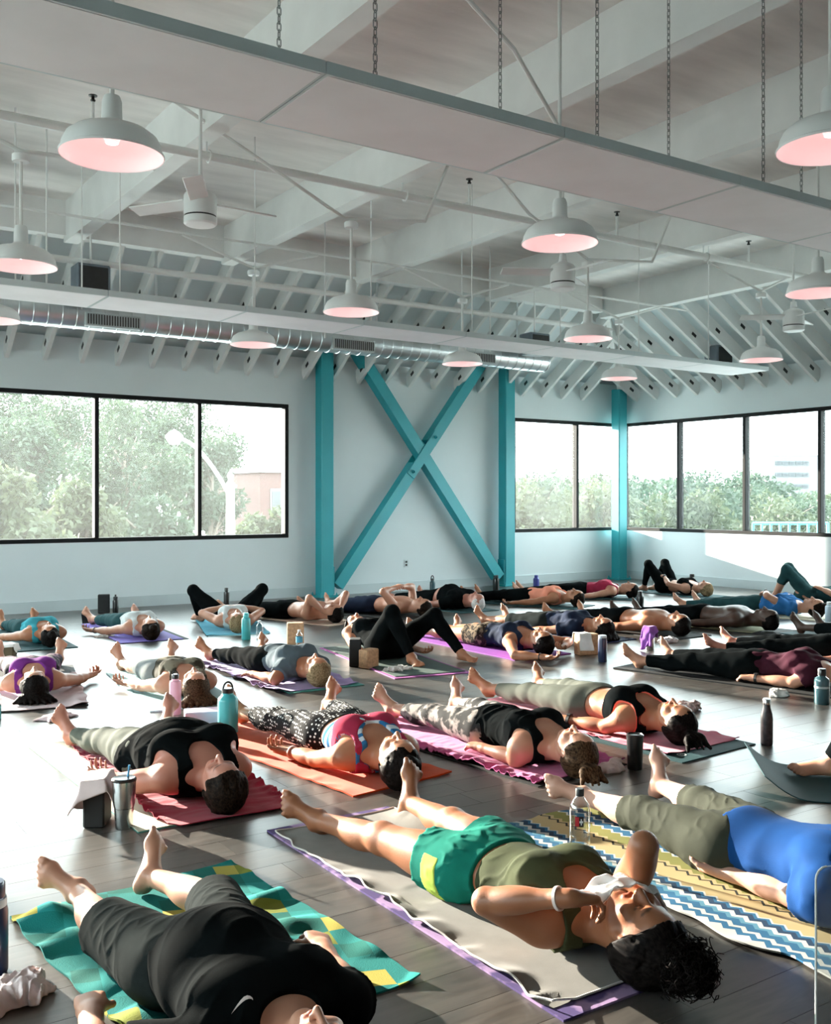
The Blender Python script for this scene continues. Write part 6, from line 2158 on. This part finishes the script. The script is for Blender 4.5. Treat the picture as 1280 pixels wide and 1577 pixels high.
o = MB().rbox((0, 0, 0.011), (0.17, 0.07, 0.022), 0.008).build('glasses_case', M_dark); o.location = at(425, 996); o.rotation_euler = (0, 0, -0.3)
tag(o, 'flat black case on the floor left of the cork block behind the blond one', 'case')


def drape(blk, size, W, L, m, label, seed, off=(0, 0), rot=0.0, flare=0.35, res=44, dropmin=0.012):
    """a towel laid over a box: what overhangs folds down"""
    u = np.linspace(-0.5, 0.5, res); X, Y = np.meshgrid(u * W, u * L, indexing='ij')
    a = math.radians(rot); Xr, Yr = X * math.cos(a) - Y * math.sin(a) + off[0], X * math.sin(a) + Y * math.cos(a) + off[1]
    hx, hy, H = size[0] / 2 + 0.006, size[1] / 2 + 0.006, size[2] + 0.003
    ox, oy = np.maximum(np.abs(Xr) - hx, 0), np.maximum(np.abs(Yr) - hy, 0)
    over = np.sqrt(ox ** 2 + oy ** 2)
    f = wav(seed, 0.12, 1.0)(Xr, Yr, 0 * Xr)
    out = over * flare * (0.6 + 0.35 * f) * 0.8
    nx, ny = np.where(over > 1e-6, ox / np.maximum(over, 1e-6), 0), np.where(over > 1e-6, oy / np.maximum(over, 1e-6), 0)
    Px = np.clip(Xr, -hx, hx) + np.sign(Xr) * nx * out; Py = np.clip(Yr, -hy, hy) + np.sign(Yr) * ny * out
    z = H - over * 0.93 + np.where(over < 1e-6, 0.004 * (1 + f), 0)
    z = np.maximum(z, 0.004 + 0.004 * (1 + f)); z = np.maximum(z, dropmin)
    top = np.stack([Px, Py, z], -1).reshape(-1, 3)
    me0 = bpy.data.meshes.new('drape')
    idx = np.arange(res * res).reshape(res, res)
    q = np.stack([idx[:-1, :-1], idx[1:, :-1], idx[1:, 1:], idx[:-1, 1:]], -1).reshape(-1, 4)
    me = mesh_np('drape', top, q)
    t = obj('towel', me, m)
    sm = t.modifiers.new('thick', 'SOLIDIFY'); sm.thickness = 0.004; sm.offset = 1
    t.location = blk.location; t.rotation_euler = blk.rotation_euler
    return tag(t, label, 'towel', 'towels draped over blocks and bottles')


drape(b27, (0.09, 0.14, 0.20), 0.31, 0.27, W_blush, 'white towel draped over the black block beside the steel tumbler', 2, off=(-0.03, -0.01), rot=20, flare=0.5)
drape(b36, (0.20, 0.12, 0.10), 0.34, 0.18, W_white, 'white towel over the brown block at the left edge', 3, rot=5)
cb = [o for o in COL.objects if o.get('label', '').startswith('cork block half')][0]
drape(cb, (0.20, 0.10, 0.19), 0.12, 0.34, W_white, 'white cloth hanging over the cork block behind the navy bottle', 4, off=(-0.045, -0.04), rot=0, flare=0.35)


# ------------------------------------------------------------------ bottles and tumblers
def bottle(px, py, label, body, cap, prof, cprof, mb_, mc_, parts=(), name='water_bottle', cat='bottle', rot=0.0):
    r = empty(name, at(px, py), rot); tag(r, label, cat, 'bottles and tumblers on the floor')
    MB().lathe(prof, n=32).build(body, mb_, r)
    c = MB().lathe(cprof, n=28).build(cap, mc_, r)
    for fn in parts: fn(r, c)
    return r


def flask(rad, h, neck=0.7, sh=0.8):
    return [(rad * 0.92, 0), (rad, 0.006), (rad, h * sh), (rad * 0.93, h * (sh + 0.07)), (rad * neck, h * 0.95), (rad * neck, h)]


def capp(rad, z, h): return [(rad, z), (rad, z + h * 0.85), (rad * 0.88, z + h), (0, z + h)]


def loop(z, w, h, rad=0.006, m=None):
    def f(r, c):
        pts = [(-w / 2 * math.cos(math.pi * i / 12), 0, z + h * math.sin(math.pi * i / 12)) for i in range(13)]
        MB().tube(pts, rad, 8).build('carry_loop', m or M_dark, c)
    return f


def metal(name, col, rough=0.3, mt=0.0, **kw): return mat('bottle_' + name, col, rough, metal=mt, **kw)


M_steel = metal('steel', (0.62, 0.64, 0.64), 0.22, 1.0, var=0.05)
M_bteal = metal('teal', (0.05, 0.42, 0.45), 0.42, coat=0.3); M_bpink = metal('pink', (0.72, 0.40, 0.52), 0.45, coat=0.2); M_bnavy = metal('navy', (0.012, 0.025, 0.075), 0.35, coat=0.3)
M_bblack = metal('black', (0.010, 0.011, 0.012), 0.32, coat=0.3); M_bblue = metal('blue_violet', (0.06, 0.07, 0.34), 0.4); M_bwhite = metal('white', (0.75, 0.78, 0.80), 0.4)
M_bpale = metal('pale_blue', (0.55, 0.66, 0.75), 0.4)
M_plast = bpy.data.materials.new('clear_plastic'); M_plast.use_nodes = True
nt = M_plast.node_tree; nt.nodes.clear()
out = nt.nodes.new('ShaderNodeOutputMaterial'); tr = nt.nodes.new('ShaderNodeBsdfTransparent'); tr.inputs['Color'].default_value = (0.93, 0.95, 0.95, 1)
gl = nt.nodes.new('ShaderNodeBsdfGlossy'); gl.inputs['Roughness'].default_value = 0.06
lw = nt.nodes.new('ShaderNodeLayerWeight'); lw.inputs['Blend'].default_value = 0.42
mx = nt.nodes.new('ShaderNodeMixShader'); nt.links.new(lw.outputs['Facing'], mx.inputs['Fac']); nt.links.new(tr.outputs[0], mx.inputs[1]); nt.links.new(gl.outputs[0], mx.inputs[2])
nt.links.new(mx.outputs[0], out.inputs['Surface'])
M_btint = metal('smoky_teal', (0.04, 0.10, 0.12), 0.15, coat=0.4)


def strap_label(r, c):
    # red and black label with a white cross on the clear bottle
    b = MB(); R0 = 0.0408
    def patch(a0, a1, z0, z1, rr, m, nm):
        bb = MB(); n = 8; vs = []; fs = []
        for i in range(n + 1):
            a = a0 + (a1 - a0) * i / n
            vs += [(rr * math.cos(a), rr * math.sin(a), z0), (rr * math.cos(a), rr * math.sin(a), z1)]
        for i in range(n): fs.append((2 * i, 2 * i + 2, 2 * i + 3, 2 * i + 1))
        bb._add(vs, fs, True)
        return bb.build(nm, m, r)
    c0 = math.radians(-YAW - 90 - 12)
    patch(c0 - 0.42, c0 + 0.42, 0.135, 0.175, R0, metal('label_black', (0.02, 0.012, 0.012), 0.5), 'label')
    patch(c0 - 0.40, c0 - 0.02, 0.137, 0.173, R0 + 0.0004, metal('label_red', (0.50, 0.02, 0.03), 0.5), 'label_patch')
    patch(c0 + 0.02, c0 + 0.36, 0.1505, 0.1585, R0 + 0.0008, metal('label_white', (0.85, 0.85, 0.85), 0.5), 'cross_bar')
    patch(c0 + 0.14, c0 + 0.24, 0.1425, 0.1665, R0 + 0.0008, metal('label_white', (0.85, 0.85, 0.85), 0.5), 'cross_bar')


bottle(893, 1322, 'clear plastic water bottle with black cap and red label beside the olive tank top', 'body', 'cap',
       [(0.030, 0.004), (0.038, 0.0), (0.0405, 0.010), (0.0405, 0.045), (0.0385, 0.050), (0.0405, 0.055), (0.0405, 0.09), (0.0385, 0.095), (0.0405, 0.10), (0.0405, 0.19), (0.036, 0.215), (0.022, 0.235), (0.015, 0.245), (0.014, 0.257)],
       [(0.017, 0.246), (0.017, 0.270), (0.015, 0.274), (0, 0.274)], M_plast, M_dark, (strap_label,))


def straw(r, c): MB().tube([(0.02, 0.01, 0.21), (0.028, 0.014, 0.262)], 0.005, 8).build('straw', mat('blue_straw', (0.10, 0.42, 0.75), 0.35), c)


def band_groove(r, c): MB().lathe([(0.0412, 0.088), (0.0420, 0.092), (0.0420, 0.098), (0.0455, 0.104)], n=32, close=False).build('grip_ring', M_dark, r)


bottle(191, 1275, 'ribbed steel tumbler with dark lid and blue straw', 'body', 'lid', [(0.034, 0), (0.036, 0.004), (0.041, 0.088), (0.0455, 0.104), (0.051, 0.200), (0.051, 0.207)],
       [(0.052, 0.203), (0.052, 0.210), (0.046, 0.216), (0.030, 0.214), (0, 0.214)], M_steel, M_bblack, (straw, band_groove), name='tumbler', cat='tumbler')
bottle(351, 1129, 'large teal bottle with black loop cap by the lavender block', 'body', 'cap', flask(0.061, 0.245, 0.55, 0.80), capp(0.036, 0.243, 0.028), M_bteal, M_bblack, (loop(0.262, 0.062, 0.045),))
bottle(270, 1100, 'slim pink bottle with black loop cap', 'body', 'cap', flask(0.038, 0.235, 0.6, 0.86), capp(0.024, 0.233, 0.03), M_bpink, M_bblack, (loop(0.25, 0.04, 0.035, 0.004),))
bottle(379, 985, 'teal bottle behind the purple towel, near the blond head', 'body', 'cap', flask(0.045, 0.235, 0.6, 0.84), capp(0.028, 0.233, 0.035), M_bteal, M_bteal)
bottle(400, 984, 'small clear bottle right of the teal bottle', 'body', 'cap', flask(0.036, 0.17, 0.42, 0.72), capp(0.016, 0.168, 0.016), M_plast, M_bpale)


def paper_label(z0, z1, rad, m):
    def f(r, c): MB().lathe([(rad, z0), (rad, z1)], n=28, close=False).build('label', m, r)
    return f


bottle(461, 999, 'small clear water bottle with a blue label before the upright cork block', 'body', 'cap', flask(0.031, 0.165, 0.42, 0.75), capp(0.015, 0.163, 0.015), M_plast, M_bwhite,
       (paper_label(0.06, 0.115, 0.0318, mat('blue_label', (0.08, 0.40, 0.60), 0.4)),))
bottle(178, 944, 'dark sport bottle by the wall right of the black block', 'body', 'cap', flask(0.035, 0.17, 0.7, 0.85), [(0.025, 0.168), (0.027, 0.20), (0.012, 0.205), (0.010, 0.228), (0, 0.23)], M_bblack, M_bblack)
bottle(349, 938, 'black bottle standing behind the splayed knees', 'body', 'cap', flask(0.037, 0.235, 0.62, 0.86), capp(0.025, 0.233, 0.04), M_bblack, M_bblack)
bottle(666, 913, 'black sport bottle with loop at the foot of the X brace wall', 'body', 'cap', flask(0.040, 0.19, 0.62, 0.8), capp(0.028, 0.188, 0.03), M_btint, M_bblack, (loop(0.21, 0.05, 0.05, 0.007),))
bottle(764, 909, 'dark bottle in front of the right brace column', 'body', 'cap', flask(0.050, 0.20, 0.7, 0.85), capp(0.036, 0.198, 0.035), M_bblack, M_bblack)
bottle(826, 906, 'blue violet bottle behind the peach tank top', 'body', 'cap', flask(0.048, 0.18, 0.62, 0.8), capp(0.03, 0.178, 0.03), M_bblue, M_bblue)
bottle(928, 1019, 'navy bottle in front of the cork block with white cloth', 'body', 'cap', flask(0.039, 0.205, 0.9, 0.94), capp(0.036, 0.203, 0.026), M_bnavy, M_bpale)
bottle(986, 936, 'black bottle standing between the shirtless and the crimson clad ones', 'body', 'cap', flask(0.048, 0.18, 0.7, 0.8), capp(0.03, 0.178, 0.04), M_bblack, M_bblack)
sb = bottle(1001, 1001, 'steel bottle half covered by a purple towel', 'body', 'lid', flask(0.042, 0.20, 0.85, 0.92), capp(0.036, 0.198, 0.015), M_steel, M_bblack)
bottle(1066, 903, 'white bottle with black cap behind the raised knees in the window corner', 'body', 'cap', flask(0.045, 0.15, 0.8, 0.85), capp(0.038, 0.148, 0.05), M_bwhite, M_bblack)
bottle(1277, 964, 'pale blue bottle cut by the right edge', 'body', 'cap', flask(0.042, 0.24, 0.6, 0.85), capp(0.026, 0.238, 0.03), M_bpale, M_bwhite)
bottle(1266, 1084, 'smoky dark bottle with black cap by the right edge', 'body', 'cap', flask(0.050, 0.20, 0.5, 0.80), capp(0.028, 0.198, 0.045), M_btint, M_bblack, (paper_label(0.11, 0.125, 0.0503, mat('mark_white', (0.35, 0.42, 0.44), 0.5)),))
M_bpat = metal('black_floral', (0.012, 0.014, 0.018), 0.4, var_scale=38, col2=(0.06, 0.045, 0.05))
bottle(1181, 1147, 'dark patterned bottle with steel cap alone on the bright floor', 'body', 'cap', [(0.031, 0), (0.034, 0.006), (0.0345, 0.15), (0.031, 0.18), (0.022, 0.212), (0.0205, 0.235)], capp(0.0225, 0.234, 0.03), M_bpat, M_steel)
bottle(978, 1184, 'black tumbler with lid beside the white cloth', 'body', 'lid', [(0.036, 0), (0.038, 0.004), (0.0435, 0.165), (0.0435, 0.170)], [(0.045, 0.168), (0.045, 0.178), (0.038, 0.183), (0.036, 0.178), (0, 0.178)], M_bblack, M_bblack, name='tumbler', cat='tumbler')
bottle(-9, 1108, 'clear bottle with teal base cut by the left edge', 'body', 'cap', flask(0.042, 0.19, 0.6, 0.8), capp(0.03, 0.188, 0.03), M_plast, M_dark, (paper_label(0.0, 0.09, 0.0425, M_bteal),))
bottle(-14, 1498, 'dark navy bottle with pale neck cut by the lower left edge', 'body', 'cap', flask(0.048, 0.215, 0.7, 0.85), capp(0.040, 0.225, 0.045), M_bnavy, M_bnavy, (paper_label(0.185, 0.222, 0.0445, M_bwhite),))

# purple towel thrown over the steel bottle
drape(sb, (0.07, 0.07, 0.215), 0.36, 0.26, W_purp2, 'purple towel thrown over the steel bottle', 6, off=(-0.06, 0.0), rot=30, flare=0.42)

# clear acrylic stand by the right edge
ac = empty('acrylic_panel', at(1322, 1640), math.radians(-20)); tag(ac, 'clear acrylic panel with rounded top corner cut by the lower right edge', 'panel')
pts = [(-0.12, 0), (0.12, 0), (0.12, 0.50)] + [(-0.09 - 0.03 * math.sin(a), 0.47 + 0.03 * math.cos(a)) for a in (0, 0.4, 0.8, 1.2, 1.57)]
vs = [(x, -0.004, z) for x, z in pts] + [(x, 0.004, z) for x, z in pts]; nn = len(pts)
b = MB(); b._add(vs, [tuple(range(nn)), tuple(range(nn, 2 * nn))[::-1]] + [(i, i + nn, (i + 1) % nn + nn, (i + 1) % nn) for i in range(nn)])
b.build('sheet', M_plast, ac)
MB().tube([(-0.12, 0, 0), (-0.12, 0, 0.47)] + [(x, 0, z) for x, z in pts[::-1][:5]], 0.0028, 8).build('edge_strip', mat('frosted_edge', (0.62, 0.64, 0.63), 0.35), ac)
MB().rbox((0, 0, 0.005), (0.26, 0.14, 0.010), 0.003).build('foot_plate', M_plast, ac)

# white cloth pressed over the mouth of the nearest person
def face_cloth():
    p, o = P29, O29
    h = p.h
    nx, ny = 40, 26
    V = np.zeros((nx, ny, 3))
    f = wav(12, 0.06, 0.006)
    for i in range(nx):
        for j in range(ny):
            u = (i / (nx - 1) - 0.5) * 2; v = j / (ny - 1)
            a = u * 1.25
            base = h(math.sin(a) * (0.082 + 0.028 * abs(u)), -0.040 - 0.062 * v - 0.040 * u - 0.02 * max(0, u) * v, 0.045 + math.cos(a) * 0.078)
            base = base + np.array((0, 0, -0.03 * max(0, u - 0.4) - 0.05 * max(0, -u - 0.6)))
            base = base + p.hf[3] * (f(u * 0.2, v * 0.12, 0.0) + 0.006)
            V[i, j] = base
    idx = np.arange(nx * ny).reshape(nx, ny)
    q = np.stack([idx[:-1, :-1], idx[1:, :-1], idx[1:, 1:], idx[:-1, 1:]], -1).reshape(-1, 4)
    t = obj('face_cloth', mesh_np('face_cloth', V.reshape(-1, 3), q), W_white)
    sm = t.modifiers.new('thick', 'SOLIDIFY'); sm.thickness = 0.006; sm.offset = 1
    t.location = o.location; t.rotation_euler = o.rotation_euler; t.scale = o.scale
    tag(t, 'white cloth pressed over the mouth of the one in emerald shorts', 'towel')


face_cloth()

# loose curls on the nearest person's bun
hp = P29.h(0, 0.165, -0.015)
strands(P29, 420, hp, 0.048, 0.055, 5, thick=0.0025, curl=1.7).build('curls', HAIR['black'], O29)
# pale tick shaped emblem on the chest of the black shirt
def put_mark():
    from mathutils.bvhtree import BVHTree
    sh = [c for c in O30.children if c.name.startswith('shirt')][0]
    me = sh.data
    bv = BVHTree.FromPolygons([v.co for v in me.vertices], [tuple(pl.vertices) for pl in me.polygons])
    Mi = (Matrix.Translation(O30.location) @ Matrix.Rotation(O30.rotation_euler[2], 4, 'Z') @ Matrix.Scale(O30.scale[0], 4)).inverted()
    cam_l = Mi @ Vector((0, 0, EYE))

    def hit(px, py):
        d = (Mi @ at(px, py) - cam_l).normalized()
        h = bv.ray_cast(cam_l, d)
        return h
    ha, hb = hit(356, 1562), hit(388, 1538)
    if ha[0] is None or hb[0] is None: return
    A, Bv = ha[0], hb[0]
    nrm = (ha[1] + hb[1]).normalized()
    u = Bv - A; Lm = u.length; u.normalize(); v = nrm.cross(u).normalized()
    if v.dot(Mi.to_3x3() @ Vector((0, 1, 0.4))) < 0: v = -v
    top = [(0, 0), (0.2, 0.10), (0.4, 0.19), (0.6, 0.26), (0.78, 0.30), (0.92, 0.26), (1.0, 0.14), (1.03, 0.0)]
    bot = [(0, 0), (0.2, 0.055), (0.4, 0.10), (0.6, 0.125), (0.75, 0.12), (0.88, 0.07), (0.97, 0.0), (1.0, -0.09)]
    vs, fs = [], []
    for a, b_ in zip(top, bot):
        for x, y in (a, b_):
            q = A + u * (x * Lm) + v * (y * Lm * 0.85)
            h = bv.ray_cast(q + nrm * 0.05, -nrm)
            vs.append((h[0] if h[0] else q) + nrm * 0.0018)
    for i in range(len(top) - 1): fs.append((2 * i, 2 * i + 1, 2 * i + 3, 2 * i + 2))
    b = MB(); b._add(vs, fs)
    o = b.build('chest_emblem', mat('emblem_pale', (0.75, 0.66, 0.62), 0.6), sh)
    sm = o.modifiers.new('thick', 'SOLIDIFY'); sm.thickness = 0.001


put_mark()
